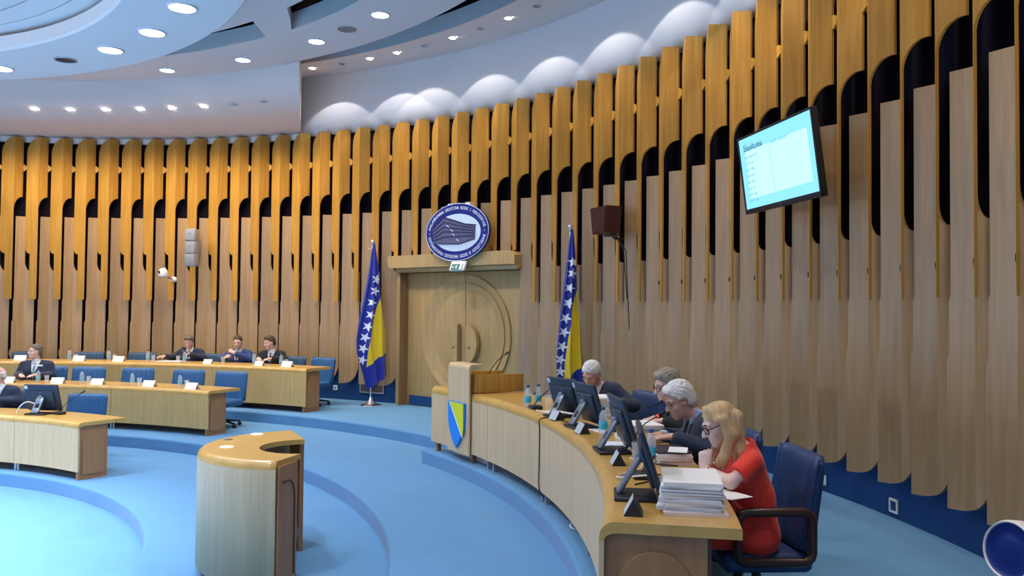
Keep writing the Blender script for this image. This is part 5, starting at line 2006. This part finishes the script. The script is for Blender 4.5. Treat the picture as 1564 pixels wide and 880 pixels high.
class Person:
    """seated figure. local x = right, y = forward, z up from the floor"""
    def __init__(self, th, r, z, turn, label, h=0.008, lean=10, side_lean=0, head=(0, 0, 0), hip_z=0.535, skin='skin_a', build=1.0, female=False, group=None, L=0.46, neck=0.35):
        self.root = empty('person', P(th, r, z), in_rot(th) + rad(turn), label, 'person', group)
        self.h, self.skin, self.b, self.female = h, skin, build, female
        sl, cl = math.sin(rad(lean)), math.cos(rad(lean))
        ss = math.sin(rad(side_lean))
        self.up = unit((ss, sl, cl))
        self.fw = unit(np.array((0, cl, -sl)))
        self.fw = unit(self.fw - self.up * (self.fw @ self.up))
        self.rt = np.cross(self.fw, self.up)
        self.H = np.array((0, 0.0, hip_z))
        self.L = L
        self.N = self.H + self.up * self.L                      # base of the neck
        self.A = rotm(*head)
        neck_dir = unit(self.up * 0.8 + self.fw * neck + self.A[:, 2] * 0.3)
        self.hc = self.N + neck_dir * 0.105 + self.A[:, 2] * 0.075 + self.A[:, 1] * 0.022     # head centre
        w = (0.185 if not female else 0.155) * build
        self.sh = {s: self.N + self.rt * s * w - self.up * 0.055 for s in (1, -1)}
        self.arm = {}

    def T(self, x, y, z):
        """point in the chest frame: right, forward, up from the base of the neck"""
        return self.N + self.rt * x + self.fw * y + self.up * z

    def head_pt(self, x, y, z):
        return self.hc + self.A @ np.array((x, y, z))

    def set_arm(self, s, elbow, wrist, hd, hn, curl, thumb_in=0.3):
        self.arm[s] = dict(e=np.array(elbow, float), w=np.array(wrist, float), d=hd, n=hn, c=curl, t=thumb_in)

    # ---- shared shapes
    def torso(self, f, o, k=0.05):
        b = self.b
        if self.female:
            f.cap(self.T(-0.10, 0, -0.075), self.T(0.10, 0, -0.075), 0.062 + o, k=k)
            f.cap(self.T(-0.07, 0.01, -0.17), self.T(0.07, 0.01, -0.17), 0.088 + o, k=k)
            for s in (-1, 1):
                f.ell(self.T(s * 0.07, 0.075, -0.19), (0.06 + o, 0.055 + o, 0.06 + o), k=k)
            f.cap(self.T(-0.05, 0.0, -0.30), self.T(0.05, 0.0, -0.30), 0.085 + o, k=k)
            f.cap(self.H + self.rt * -0.085 + self.fw * 0.02, self.H + self.rt * 0.085 + self.fw * 0.02, 0.094 + o, k=k)
        else:
            f.cap(self.T(-0.135 * b, -0.01, -0.065), self.T(0.135 * b, -0.01, -0.065), 0.068 + o, k=k)
            f.cap(self.T(-0.10 * b, 0.0, -0.17), self.T(0.10 * b, 0.0, -0.17), 0.105 * b + o, k=k)
            f.cap(self.T(-0.085 * b, 0.01, -0.30), self.T(0.085 * b, 0.01, -0.30), 0.112 * b + o, k=k)
            f.cap(self.H + self.rt * -0.08, self.H + self.rt * 0.08, 0.115 * b + o, k=k)

    def arms(self, f, o, k=0.025, fore=1.0):
        for s, a in self.arm.items():
            fat = 1.0 if not self.female else 0.80
            f.cap(self.sh[s], a['e'], 0.052 * fat + o, 0.040 * fat + o, k=k)
            q = a['e'] + (a['w'] - a['e']) * fore
            f.cap(a['e'], q, 0.042 * fat + o, (0.030 if fore > 0.9 else 0.033) * fat + o * 1.1, k=k)

    def legs(self, f, o, k=0.03, full=True):
        for s in (-1, 1):
            hip = self.H + np.array((s * 0.09, 0.02, -0.01))
            kn = self.H + np.array((s * 0.12, 0.44, 0.0))
            an = np.array((s * 0.12, 0.40, 0.10))
            f.cap(hip, kn, 0.083 + o, 0.058 + o, k=k)
            if full:
                f.cap(kn, an, 0.055 + o, 0.036 + o, k=k)

    def bounds(self, pad=0.14):
        pts = [self.H + np.array((0.22, -0.16, -0.1)), self.H + np.array((-0.22, 0.55, 0)), np.array((0, 0, 0.02)), self.hc + 0.16, self.hc - 0.16, self.sh[1], self.sh[-1]]
        for a in self.arm.values():
            pts += [a['e'], a['w'], a['w'] + unit(a['d']) * 0.2]
        pts = np.array(pts)
        return pts.min(0) - pad * 0.6, pts.max(0) + pad * 0.6

    def body(self):
        lo, hi = self.bounds()
        f = Field(lo, hi, self.h)
        self.torso(f, 0.0)
        self.legs(f, 0.0)
        self.arms(f, -0.004 if not self.female else 0.0)
        hp = self.head_pt
        f.cap(self.N + self.up * -0.03, hp(0, -0.028, -0.07), 0.058 if not self.female else 0.047, 0.052 if not self.female else 0.043, k=0.03)
        A = self.A
        g = 1.0 if not self.female else 0.94
        f.ell(hp(0, -0.018, 0.030), (0.074 * g, 0.096 * g, 0.086 * g), A, k=0.02)
        f.ell(hp(0, 0.022, -0.045), (0.056 * g, 0.068 * g, 0.070 * g), A, k=0.035)
        f.ell(hp(0, 0.060, -0.094), (0.026, 0.024, 0.020), A, k=0.03)
        f.cap(hp(0, 0.080, 0.018), hp(0, 0.104, -0.022), 0.0095, 0.0135, k=0.012)
        for s in (-1, 1):
            f.cap(hp(s * 0.012, 0.090, -0.026), hp(s * 0.013, 0.082, -0.028), 0.008, k=0.008)
            f.cap(hp(s * 0.016, 0.077, 0.029), hp(s * 0.046, 0.064, 0.028), 0.010, k=0.012)
            f.ell(hp(s * 0.042, 0.052, -0.024), (0.022, 0.020, 0.018), A, k=0.02)
            f.ell(hp(s * 0.032, 0.090, 0.008), (0.015, 0.014, 0.010), A, k=0.012, op='sub')
            f.ell(hp(s * 0.031, 0.066, 0.008), (0.014, 0.012, 0.011), A, k=0.003)
            f.ell(hp(s * 0.073 * g, -0.008, 0.002), (0.010, 0.020, 0.032), A, k=0.006)
            f.ell(hp(s * 0.082 * g, -0.004, 0.004), (0.008, 0.011, 0.018), A, k=0.004, op='sub')
        f.cap(hp(-0.020, 0.079, -0.055), hp(0.020, 0.079, -0.055), 0.0075, k=0.008)
        f.cap(hp(-0.017, 0.078, -0.067), hp(0.017, 0.078, -0.067), 0.0080, k=0.008)
        f.cap(hp(-0.024, 0.090, -0.061), hp(0.024, 0.090, -0.061), 0.0035, k=0.004, op='sub')
        for s, a in self.arm.items():
            hand(f, a['w'], a['d'], a['n'], s, a['c'], thumb_in=a['t'], s=1.0 if not self.female else 0.92)
        self.body_o = put('body', f.mesh('body', M[self.skin]), self.root)
        return self

    def face_bits(self, brow='brow_grey', lips='lips'):
        for s in (-1, 1):
            m = MB()
            m.lathe([(0.0, 0.0045), (0.004, 0.0035), (0.0058, 0.0)], 12, mat=Matrix.Translation(self.head_pt(s * 0.031, 0.0775, 0.005)) @ self.M4() @ Matrix.Rotation(-PI / 2, 4, 'X'))
            m.obj('eye', M['eye'], self.root)
            m = MB()
            m.tube([self.head_pt(s * 0.015, 0.0875, 0.0345), self.head_pt(s * 0.032, 0.083, 0.0375), self.head_pt(s * 0.049, 0.069, 0.0305)], [0.003, 0.0042, 0.0025], 6)
            m.obj('eyebrow', M[brow], self.root)
        m = MB()
        m.tube([self.head_pt(-0.024, 0.079, -0.061), self.head_pt(-0.010, 0.0865, -0.0600), self.head_pt(0.010, 0.0865, -0.0600), self.head_pt(0.024, 0.079, -0.061)], [0.001, 0.0028, 0.0028, 0.001], 6)
        m.obj('mouth', M[lips], self.root)
        return self

    def M4(self):
        A = self.A
        return Matrix(((A[0][0], A[0][1], A[0][2], 0), (A[1][0], A[1][1], A[1][2], 0), (A[2][0], A[2][1], A[2][2], 0), (0, 0, 0, 1)))

    def hair(self, mat, off=0.010, front=(0.068, 0.080), slope=1.15, top=0.0, bald=False, h=None):
        f = Field(self.hc - 0.17, self.hc + 0.17, h or self.h * 0.75)
        A = self.A
        f.ell(self.head_pt(0, -0.020, 0.032), (0.074 + off, 0.096 + off, 0.086 + off + top), A, k=0.0)
        f.ell(self.head_pt(0, -0.045, -0.02), (0.066 + off, 0.066 + off, 0.07), A, k=0.02)
        if top > 0.006:
            f.cap(self.head_pt(-0.03, 0.055, 0.095), self.head_pt(0.03, 0.045, 0.105), 0.026, 0.024, k=0.03)
        hc, AA = self.hc, np.array(A)
        def keep(X):
            q = (X - hc) @ AA
            g = (slope * (q[..., 1] - front[0]) - (q[..., 2] - front[1])) / math.hypot(slope, 1)
            g = np.maximum(g, -0.085 - q[..., 2] + 0.25 * np.maximum(0, q[..., 1] + 0.05))
            # bare round the ears
            e = 0.030 - np.sqrt((q[..., 1] + 0.004) ** 2 + (q[..., 2] + 0.004) ** 2)
            g = np.maximum(g, np.where(np.abs(q[..., 0]) > 0.05, e, -1))
            if bald:
                g = np.maximum(g, q[..., 2] - 0.055 + 0.35 * np.abs(q[..., 1] + 0.06))
            return g
        f.cut(keep, 0.006)
        # loose locks lying over the cap
        rl = random.Random(int(abs(self.hc[0] * 1000)) + len(mat))
        for _ in range(90 if not bald else 0):
            az, elv = rl.uniform(0, 2 * PI), rl.uniform(0.25, 1.5)
            d3 = np.array((math.cos(az) * math.cos(elv), math.sin(az) * math.cos(elv), math.sin(elv)))
            q0 = np.array((0, -0.020, 0.030)) + d3 * np.array((0.074 + off, 0.096 + off, 0.086 + off + top)) * 0.985
            g0 = (slope * (q0[1] - front[0]) - (q0[2] - front[1])) / math.hypot(slope, 1)
            if g0 > -0.012:
                continue
            fl = np.array((rl.uniform(-0.5, 0.5), -0.9 if q0[2] > 0.06 else -0.3, 0.1 if q0[2] > 0.09 else -0.8))
            fl = unit(fl - d3 * (fl @ d3)) * rl.uniform(0.016, 0.030)
            f.cap(self.head_pt(*(q0 - fl)), self.head_pt(*(q0 + fl)), rl.uniform(0.005, 0.008), 0.003, k=0.006)
        put('hair', f.mesh('hair', M[mat]), self.root)
        return self

    def suit(self, mat, shirt='shirt', tie='tie_navy', trousers=None, open_w=0.062, open_z=-0.27, collar=True):
        lo, hi = self.bounds()
        # shirt: a thin layer over the chest with a stand-up collar
        f = Field(self.N - 0.34, self.N + 0.24, max(0.006, self.h))
        self.torso(f, 0.008)
        f.cap(self.N - self.up * 0.03, self.N + unit(self.up * 0.8 + self.fw * 0.3) * 0.05, 0.066, 0.060, k=0.03)
        N, up_, fw_, rt_ = self.N, self.up, self.fw, self.rt
        hn = unit(self.up * 0.85 + self.fw * -0.45)
        def keep_s(X):
            q = X - N
            u, v, w_ = q @ up_, q @ fw_, q @ rt_
            g = (q @ hn) - 0.034
            g = np.maximum(g, -0.30 - u)
            front = np.maximum(np.abs(w_) - 0.13, -v - 0.02)
            ring = np.sqrt((q @ rt_) ** 2 + (v - 0.01) ** 2) - 0.085
            return np.maximum(g, np.minimum(front, ring))
        f.cut(keep_s)
        put('shirt', f.mesh('shirt', M[shirt]), self.root)
        # jacket
        f = Field(lo, hi, self.h)
        self.torso(f, 0.020)
        for s in (-1, 1):
            f.cap(self.sh[s] + self.up * 0.012, self.T(s * 0.07, -0.02, -0.015), 0.052, 0.045, k=0.04)
        self.arms(f, 0.017, k=0.03, fore=0.86)
        ow, oz = open_w, open_z
        def keep_j(X):
            q = X - N
            u, v, w_ = q @ up_, q @ fw_, q @ rt_
            wid = ow * np.clip((u - oz) / (-0.02 - oz), 0, 1.1)
            vee = np.where(v > 0.0, np.minimum(wid - np.abs(w_), u - oz), -1.0)
            neck = 0.066 - np.sqrt(w_ ** 2 + (v - 0.012) ** 2 + 0.0 * u)
            neck = np.where(u > -0.05, neck, -1.0)
            low = (H2 - 0.05) - X[..., 2]
            return np.maximum(np.maximum(vee, neck), low)
        H2 = self.H[2]
        f.cut(keep_j, 0.006)
        jk = put('jacket', f.mesh('jacket', M[mat]), self.root)
        # lapels: narrow raised bands along the opening
        for s in (-1, 1):
            a, b_ = self.T(s * (ow * 1.02 + 0.004), 0.0, -0.03), self.T(s * 0.012, 0.0, oz)
            m = MB()
            pts = []
            for t in np.linspace(0, 1, 12):
                p = a + (b_ - a) * t
                wv = 0.036 * (1 - abs(2 * t - 0.85) ** 1.5 * 0.8)
                pts.append((self.proj(p), self.proj(p + self.rt * s * max(0.004, wv))))
            vs = [tuple(q) for pr_ in pts for q in pr_]
            m.add(vs, [(2 * i, 2 * i + 1, 2 * i + 3, 2 * i + 2) for i in range(11)], True)
            o = m.obj('lapel', M[mat], self.root)
            md = o.modifiers.new('t', 'SOLIDIFY')
            md.thickness = 0.004
            md.offset = 0
        # cuffs
        for s, ar in self.arm.items():
            m = MB()
            d_ = unit(ar['w'] - ar['e'])
            m.tube([ar['w'] - d_ * 0.055, ar['w'] - d_ * 0.012], [0.037, 0.0345], 14)
            m.obj('cuff', M[shirt], self.root)
        # tie
        if tie:
            m = MB()
            rows = []
            for t, wd in ((0.0, 0.016), (0.05, 0.020), (0.10, 0.013), (0.3, 0.020), (0.7, 0.030), (1.0, 0.034)):
                u = -0.012 - 0.27 * t
                rows.append([self.proj(self.T(x * wd, 0, u), 0.013 + (0.008 if t < 0.09 else 0.0) + (0.003 if x == 0 else 0)) for x in (-1, -0.5, 0, 0.5, 1)])
            grid_mb(m, [[Vector(p) for p in row] for row in rows], True)
            o = m.obj('tie', M[tie], self.root)
            md = o.modifiers.new('t', 'SOLIDIFY')
            md.thickness = 0.006
            md.offset = 0
        # collar points
        if collar:
            for s in (-1, 1):
                m = MB()
                p0, p1, p2 = self.T(s * 0.012, 0.070, 0.012), self.T(s * 0.062, 0.030, 0.036), self.T(s * 0.046, 0.085, -0.030)
                m.add([tuple(p0), tuple(p1), tuple(p2)], [(0, 1, 2)])
                o = m.obj('collar', M[shirt], self.root)
                md = o.modifiers.new('t', 'SOLIDIFY')
                md.thickness = 0.005
                md.offset = 0
        self.trousers(trousers or mat)
        return self

    def proj(self, p, off=0.024):
        """a point on the front of the chest above p"""
        q = p - self.N
        u, w_ = q @ self.up, q @ self.rt
        b = self.b
        best = -1
        for z, hw, r, y in ((-0.065, 0.135 * b, 0.068, -0.01), (-0.17, 0.10 * b, 0.105 * b, 0.0), (-0.30, 0.085 * b, 0.112 * b, 0.01), (-0.115, 0.12 * b, 0.090, -0.004), (-0.235, 0.092 * b, 0.109 * b, 0.005)):
            r2 = r + off
            dx = max(0, abs(w_) - hw)
            k = r2 * r2 - (u - z) ** 2 - dx * dx
            if k > 0:
                best = max(best, y + math.sqrt(k))
        if u > -0.04:
            best = max(best, 0.066)
        if best < 0:
            best = 0.06
        return self.N + self.rt * w_ + self.up * u + self.fw * best

    def trousers(self, mat):
        lo, hi = self.bounds()
        hi = hi.copy()
        hi[2] = self.H[2] + 0.16
        f = Field(lo, hi, max(0.010, self.h))
        f.cap(self.H + self.rt * -0.08, self.H + self.rt * 0.08, 0.128 * self.b, k=0.05)
        self.legs(f, 0.014)
        put('trousers', f.mesh('trousers', M[mat]), self.root)
        self.shoes()
        return self

    def shoes(self):
        for s in (-1, 1):
            m = MB()
            m.box((s * 0.12, 0.46, 0.045), (0.085, 0.25, 0.07), 0.03, seg=3)
            m.box((s * 0.12, 0.46, 0.010), (0.09, 0.26, 0.02), 0.006)
            m.obj('shoe', M['shoe'], self.root)

    def glasses(self, thick=0.0022, w=0.026, hgt=0.018, lens=True, round_=2.6):
        gl = MB()
        for s in (-1, 1):
            c = (s * 0.033, 0.093, 0.006)
            loop = []
            for i in range(24):
                a = 2 * PI * i / 24
                ca, sa = math.cos(a), math.sin(a)
                loop.append(self.head_pt(c[0] + w * math.copysign(abs(ca) ** (2 / round_), ca), c[1] - 0.012 * (abs(c[0] + w * ca) / 0.06) ** 2, c[2] + hgt * math.copysign(abs(sa) ** (2 / round_), sa)))
            gl.tube(loop, thick, 6, closed=True)
        gl.tube([self.head_pt(-0.008, 0.095, 0.010), self.head_pt(0, 0.098, 0.012), self.head_pt(0.008, 0.095, 0.010)], thick, 6)
        for s in (-1, 1):
            gl.tube([self.head_pt(s * 0.059, 0.080, 0.012), self.head_pt(s * 0.078, 0.055, 0.014), self.head_pt(s * 0.083, -0.01, 0.012), self.head_pt(s * 0.080, -0.025, -0.005)], thick * 0.9, 6)
        o = gl.obj('glasses', M['glasses'], self.root)
        o['kind'] = 'thing'
        return self


# ---------------------------------------------------------------- the four at the head table
UPV = np.array((0, 0, 1.0))
def desk_local(p, th, r, z, turn=0):
    """a room point in the sitter's own axes"""
    T = Matrix.Translation(P(th, r, z)) @ Matrix.Rotation(in_rot(th) + rad(turn), 4, 'Z')
    return np.array(T.inverted() @ Vector(p))


TZ = POD_Z - Z3      # table height above the sitter's floor

# the man at the far end, head bowed over his papers
p = Person(17.1, 9.49, Z3, 22, 'white-haired man in a navy suit, head bowed, at the far end of the head table', 0.0075, lean=12, side_lean=6, head=(12, 36, -6), skin='skin_b', build=1.06, hip_z=0.52, L=0.50, neck=0.7)
p.set_arm(1, (0.32, 0.10, 0.84), (0.14, 0.33, TZ + 0.085), (-0.6, 0.75, -0.1), (0, 0, -1), 14)
p.set_arm(-1, (-0.34, 0.04, 0.84), (-0.20, 0.26, TZ + 0.085), (0.6, 0.75, -0.1), (0, 0, -1), 14)
p.body().face_bits().hair('hair_white', 0.012, top=0.006).suit('suit_navy', 'shirt', 'tie_navy')

# grey-haired man with glasses
p = Person(7.0, 9.55, Z3, 0, 'grey-haired man in a dark suit and glasses sitting behind the white-haired man in blue shirt', 0.0075, lean=7, head=(10, 16, 0), skin='skin_a', hip_z=0.525, L=0.50, neck=0.95)
p.set_arm(1, (0.29, -0.02, 0.80), (0.10, 0.25, TZ + 0.105), (-0.5, 0.85, -0.1), (0, 0, -1), 16)
p.set_arm(-1, (-0.30, -0.02, 0.80), (-0.12, 0.25, TZ + 0.115), (0.25, 0.95, -0.05), (0.2, 0, -1), 20)
p.body().face_bits().hair('hair_grey', 0.012, top=0.012).suit('suit_black', 'shirt', 'tie_spot').glasses(0.0026)

# white-haired man with a pale blue shirt, hands on the documents
p = Person(2.3, 9.475, Z3, 0, 'white-haired man in a navy suit and pale blue shirt with hands on documents', 0.007, lean=9, head=(8, 26, 0), skin='skin_b', build=1.05, hip_z=0.535, L=0.50, neck=1.7)
p.set_arm(1, (0.27, 0.06, 0.83), (0.03, 0.34, TZ + 0.105), (-0.30, 0.93, 0.0), (0, 0.1, -1), (10, 22, 18))
p.set_arm(-1, (-0.30, 0.02, 0.81), (-0.16, 0.31, TZ + 0.120), (0.10, 0.98, -0.05), (0.15, 0, -1), (12, 26, 20))
p.body().face_bits().hair('hair_white', 0.013, top=0.012).suit('suit_navy', 'shirt_blue', 'tie_navy').glasses(0.0014)

# the woman in red, hands folded at her mouth
p = Person(-3.8, 9.50, Z3, 0, 'blonde woman in a red dress and black glasses, hands folded at her mouth', 0.0058, lean=10, side_lean=-7, head=(5, 26, 0), skin='skin_w', female=True, hip_z=0.52, L=0.49, neck=1.1)
mouth = p.head_pt(0, 0.108, -0.080)
p.set_arm(-1, (-0.27, 0.20, TZ + 0.048), mouth + np.array((-0.050, 0.022, -0.120)), (0.25, -0.05, 1.0), (0.9, -0.35, 0.1), (45, 70, 40), 0.5)
p.set_arm(1, (0.12, 0.20, TZ + 0.048), mouth + np.array((0.040, 0.018, -0.118)), (-0.3, -0.05, 1.0), (-0.9, -0.3, 0.1), (40, 60, 40), 0.5)
p.body().face_bits('hair_brown')
lo, hi = p.bounds()
f = Field(lo, hi, 0.0062)
p.torso(f, 0.012)
for s in (-1, 1):
    e = p.sh[s] + (p.arm[s]['e'] - p.sh[s]) * 0.66
    f.cap(p.sh[s] + p.up * 0.006, e, 0.058, 0.062, k=0.03)
    f.cap(p.H + np.array((s * 0.09, 0.02, -0.01)), p.H + np.array((s * 0.10, 0.45, 0.0)), 0.095, 0.080, k=0.04)
f.cap(p.H + np.array((-0.08, 0.44, -0.02)), p.H + np.array((0.08, 0.44, -0.02)), 0.085, k=0.05)
f.cap(p.H + np.array((-0.07, 0.46, -0.20)), p.H + np.array((0.07, 0.46, -0.20)), 0.085, k=0.06)
f.cap(p.N - p.up * 0.07, p.N - p.up * 0.015, 0.085, 0.066, k=0.03)
for s in (-1, 1):
    f.cap(p.T(s * 0.055, -0.005, -0.27), p.H + p.rt * s * 0.075 + p.fw * 0.01, 0.100, 0.104, k=0.06)
N_, u_, v_, w_ = p.N, p.up, p.fw, p.rt
el = {s: (p.sh[s], unit(p.arm[s]['e'] - p.sh[s]), np.linalg.norm(p.arm[s]['e'] - p.sh[s]) * 0.66) for s in (-1, 1)}
def keep_dress(X):
    q = X - N_
    neck = 0.060 - np.sqrt((q @ w_) ** 2 + (q @ v_ - 0.02) ** 2)
    neck = np.where(q @ u_ > -0.045, neck, -1.0)
    for s in (-1, 1):
        a, d_, L_ = el[s]
        t = (X - a) @ d_
        side = ((X - a) @ w_) * s
        neck = np.maximum(neck, np.where((side > -0.06) & (np.linalg.norm(X - a - t[..., None] * d_, axis=-1) < 0.10), t - L_, -1.0))
    return neck
f.cut(keep_dress, 0.004)
put('dress', f.mesh('dress', M['red_dress']), p.root)
p.shoes()
# long hair
f = Field(p.hc - np.array((0.2, 0.24, 0.42)), p.hc + np.array((0.2, 0.2, 0.17)), 0.0055)
A = p.A
f.ell(p.head_pt(0, -0.020, 0.034), (0.080, 0.100, 0.092), A, k=0.0)
f.ell(p.head_pt(0, -0.055, -0.04), (0.076, 0.062, 0.11), A, k=0.03)
for s in (-1, 1):
    base = [p.head_pt(s * 0.040, 0.030, 0.105), p.head_pt(s * 0.078, 0.014, 0.040), p.head_pt(s * 0.084, 0.000, -0.045)]
    tip = p.hc + np.array((s * 0.086, 0.018, -0.185))
    end = p.hc + np.array((s * 0.072, 0.050, -0.285))
    chain = base + [tip, end]
    for (a, b_), (r0_, r1_) in zip(zip(chain[:-1], chain[1:]), ((0.016, 0.018), (0.018, 0.020), (0.020, 0.021), (0.021, 0.008))):
        f.cap(a, b_, r0_, r1_, k=0.02)
    chain = [p.head_pt(s * 0.080, -0.02, 0.03), p.head_pt(s * 0.090, -0.025, -0.06), p.hc + np.array((s * 0.092, -0.015, -0.17)), p.hc + np.array((s * 0.085, 0.00, -0.265))]
    for (a, b_), (r0_, r1_) in zip(zip(chain[:-1], chain[1:]), ((0.020, 0.025), (0.025, 0.025), (0.025, 0.010))):
        f.cap(a, b_, r0_, r1_, k=0.025)
    chain = [p.head_pt(s * 0.04, -0.10, 0.0), p.hc + np.array((s * 0.05, -0.10, -0.14)), p.hc + np.array((s * 0.05, -0.09, -0.22))]
    for (a, b_), (r0_, r1_) in zip(zip(chain[:-1], chain[1:]), ((0.040, 0.036), (0.036, 0.014))):
        f.cap(a, b_, r0_, r1_, k=0.03)
hc_, AA_ = p.hc, np.array(A)
def keep_hair(X):
    q = (X - hc_) @ AA_
    # open over the face
    g = np.minimum(np.minimum(q[..., 1] - 0.018 + 0.12 * np.maximum(0, q[..., 2]) - 0.10 * np.maximum(0, -q[..., 2] - 0.05), 0.095 - np.abs(q[..., 0])), 0.076 - 0.50 * np.abs(q[..., 0]) - q[..., 2])
    return g
f.cut(keep_hair, 0.008)
put('hair', f.mesh('hair', M['hair_blond']), p.root)
p.glasses(0.0032, 0.027, 0.021)
wr = p.arm[-1]
d_ = unit(wr['w'] - wr['e'])
m = MB()
m.tube([wr['w'] - d_ * 0.030, wr['w'] - d_ * 0.016], 0.0275, 16)
m.obj('watch_strap', M['rose_gold'], p.root)
m = MB()
c_ = wr['w'] - d_ * 0.023
n_ = unit(np.cross(d_, (0, 1, 0)))
n_ = n_ if n_[0] < 0 else -n_
m.tube([c_ + n_ * 0.020, c_ + n_ * 0.033], 0.017, 20)
m.obj('watch_case', M['rose_gold'], p.root)

# ---------------------------------------------------------------- the five in the rows on the left
def sitter(th, r, z, turn, label, head, hair, suit, shirt='shirt', tie='tie_navy', arms=None, lean=6, h=0.0105, skin='skin_a', hip=0.47, bald=False, top=0.008, build=1.05, dh=0.73):
    q = Person(th, r, z, turn, label, h, lean=lean, head=head, skin=skin, hip_z=hip, build=build)
    for s, a in (arms or {}).items():
        q.set_arm(s, *a)
    for s in (1, -1):
        if s not in q.arm:
            q.set_arm(s, (s * 0.27, 0.06, dh + 0.065), (s * 0.12, 0.32, dh + 0.095), (-s * 0.5, 0.85, -0.05), (0, 0, -1), 15)
    q.body().face_bits().hair(hair, 0.008, front=(0.062, 0.083), slope=1.1, top=top, bald=bald, h=0.008).suit(suit, shirt, tie)
    return q


a = sitter(78.5, 10.40, Z3, 4, 'man in a dark suit looking down at his phone at the rear desk', (12, 26, 0), 'hair_mid', 'suit_navy',
           arms={1: ((0.33, 0.10, 0.78), (0.34, 0.36, 0.82), (0.5, 0.8, -0.05), (0, 0, -1), 12), -1: ((-0.28, 0.08, 0.78), (-0.09, 0.26, 0.86), (0.35, 0.5, 0.75), (0.5, 0.5, 0.1), (40, 45, 30), 0.5)})
m = MB()
m.box((0, 0, 0), (0.072, 0.009, 0.145), 0.004)
o = m.obj('phone', M['black'])
T = Matrix.Translation(P(78.5, 10.40, Z3)) @ Matrix.Rotation(in_rot(78.5) + rad(4), 4, 'Z')
o.location = T @ Vector((-0.035, 0.335, 0.935))
o.rotation_euler = (rad(-35), 0, in_rot(78.9) + rad(4))
tag(o, 'dark phone held up by the man in the dark suit at the rear desk', 'phone')
sitter(72.8, 10.40, Z3, 2, 'man in a bright blue suit with both hands raised together at the rear desk', (22, 14, 0), 'hair_brown', 'suit_blue', top=0.002,
       arms={1: ((0.31, 0.12, 0.78), (0.12, 0.30, 0.82), (-0.8, 0.4, 0.35), (-0.5, -0.6, -0.4), (35, 50, 30), 0.5), -1: ((-0.30, 0.12, 0.78), (-0.06, 0.28, 0.90), (0.75, 0.35, 0.5), (0.4, -0.6, -0.5), (35, 50, 30), 0.5)})
sitter(68.9, 10.40, Z3, 10, 'dark-haired man in a black suit turning his head at the rear desk', (-34, 12, 0), 'hair_brown', 'suit_black', tie='tie_navy', lean=4)
sitter(89.3, 8.56, Z2, 8, 'man in a dark suit with grey tie and name badge at the middle desk', (-44, 0, 0), 'hair_mid', 'suit_navy', tie='tie_teal', top=0.004, hip=0.49, build=1.12, lean=2, dh=0.665)
T = Matrix.Translation(P(89.3, 8.56, Z2)) @ Matrix.Rotation(in_rot(89.3) + rad(8), 4, 'Z')
sitter(80.6, 6.26, Z1, 4, 'bald elderly man in a dark suit at the left edge of the picture', (-22, 8, 0), 'hair_white', 'suit_navy', bald=True, top=0.0, skin='skin_b', hip=0.475, build=1.08, dh=0.685)
for o in list(bpy.data.objects):
    if o.get('label', '').startswith('man in a dark suit with grey tie'):
        m = MB()
        m.box((-0.105, 0.150, 0.90), (0.085, 0.012, 0.030), 0.002)
        m.obj('name_badge', M['card'], o)
EXPOSURE = 0.56
# ================================================================== CAMERA AND VIEW
F_PX, PITCH_C, ROLL_C = 1251.6085, 0.026339171, 0.009679440
cp, sp, cr, sr = math.cos(PITCH_C), math.sin(PITCH_C), math.cos(ROLL_C), math.sin(ROLL_C)
r0, f0, u0 = Vector((1, 0, 0)), Vector((0, cp, sp)), Vector((0, -sp, cp))
rt, up = r0 * cr + u0 * sr, u0 * cr - r0 * sr
cam = bpy.data.cameras.new('Camera')
cam.sensor_width = 36
cam.sensor_fit = 'HORIZONTAL'
cam.lens = F_PX / 1564 * 36
cam.clip_start = 0.05
co = bpy.data.objects.new('Camera', cam)
COL.objects.link(co)
co.matrix_world = Matrix(((rt.x, up.x, -f0.x, CAM.x), (rt.y, up.y, -f0.y, CAM.y), (rt.z, up.z, -f0.z, CAM.z), (0, 0, 0, 1)))
sc = bpy.context.scene
sc.camera = co
vs = sc.view_settings
sc.display_settings.display_device = 'sRGB'
vs.view_transform = 'Standard'
vs.look = 'None'
vs.exposure = EXPOSURE
vs.gamma = 1
vs.use_curve_mapping = False
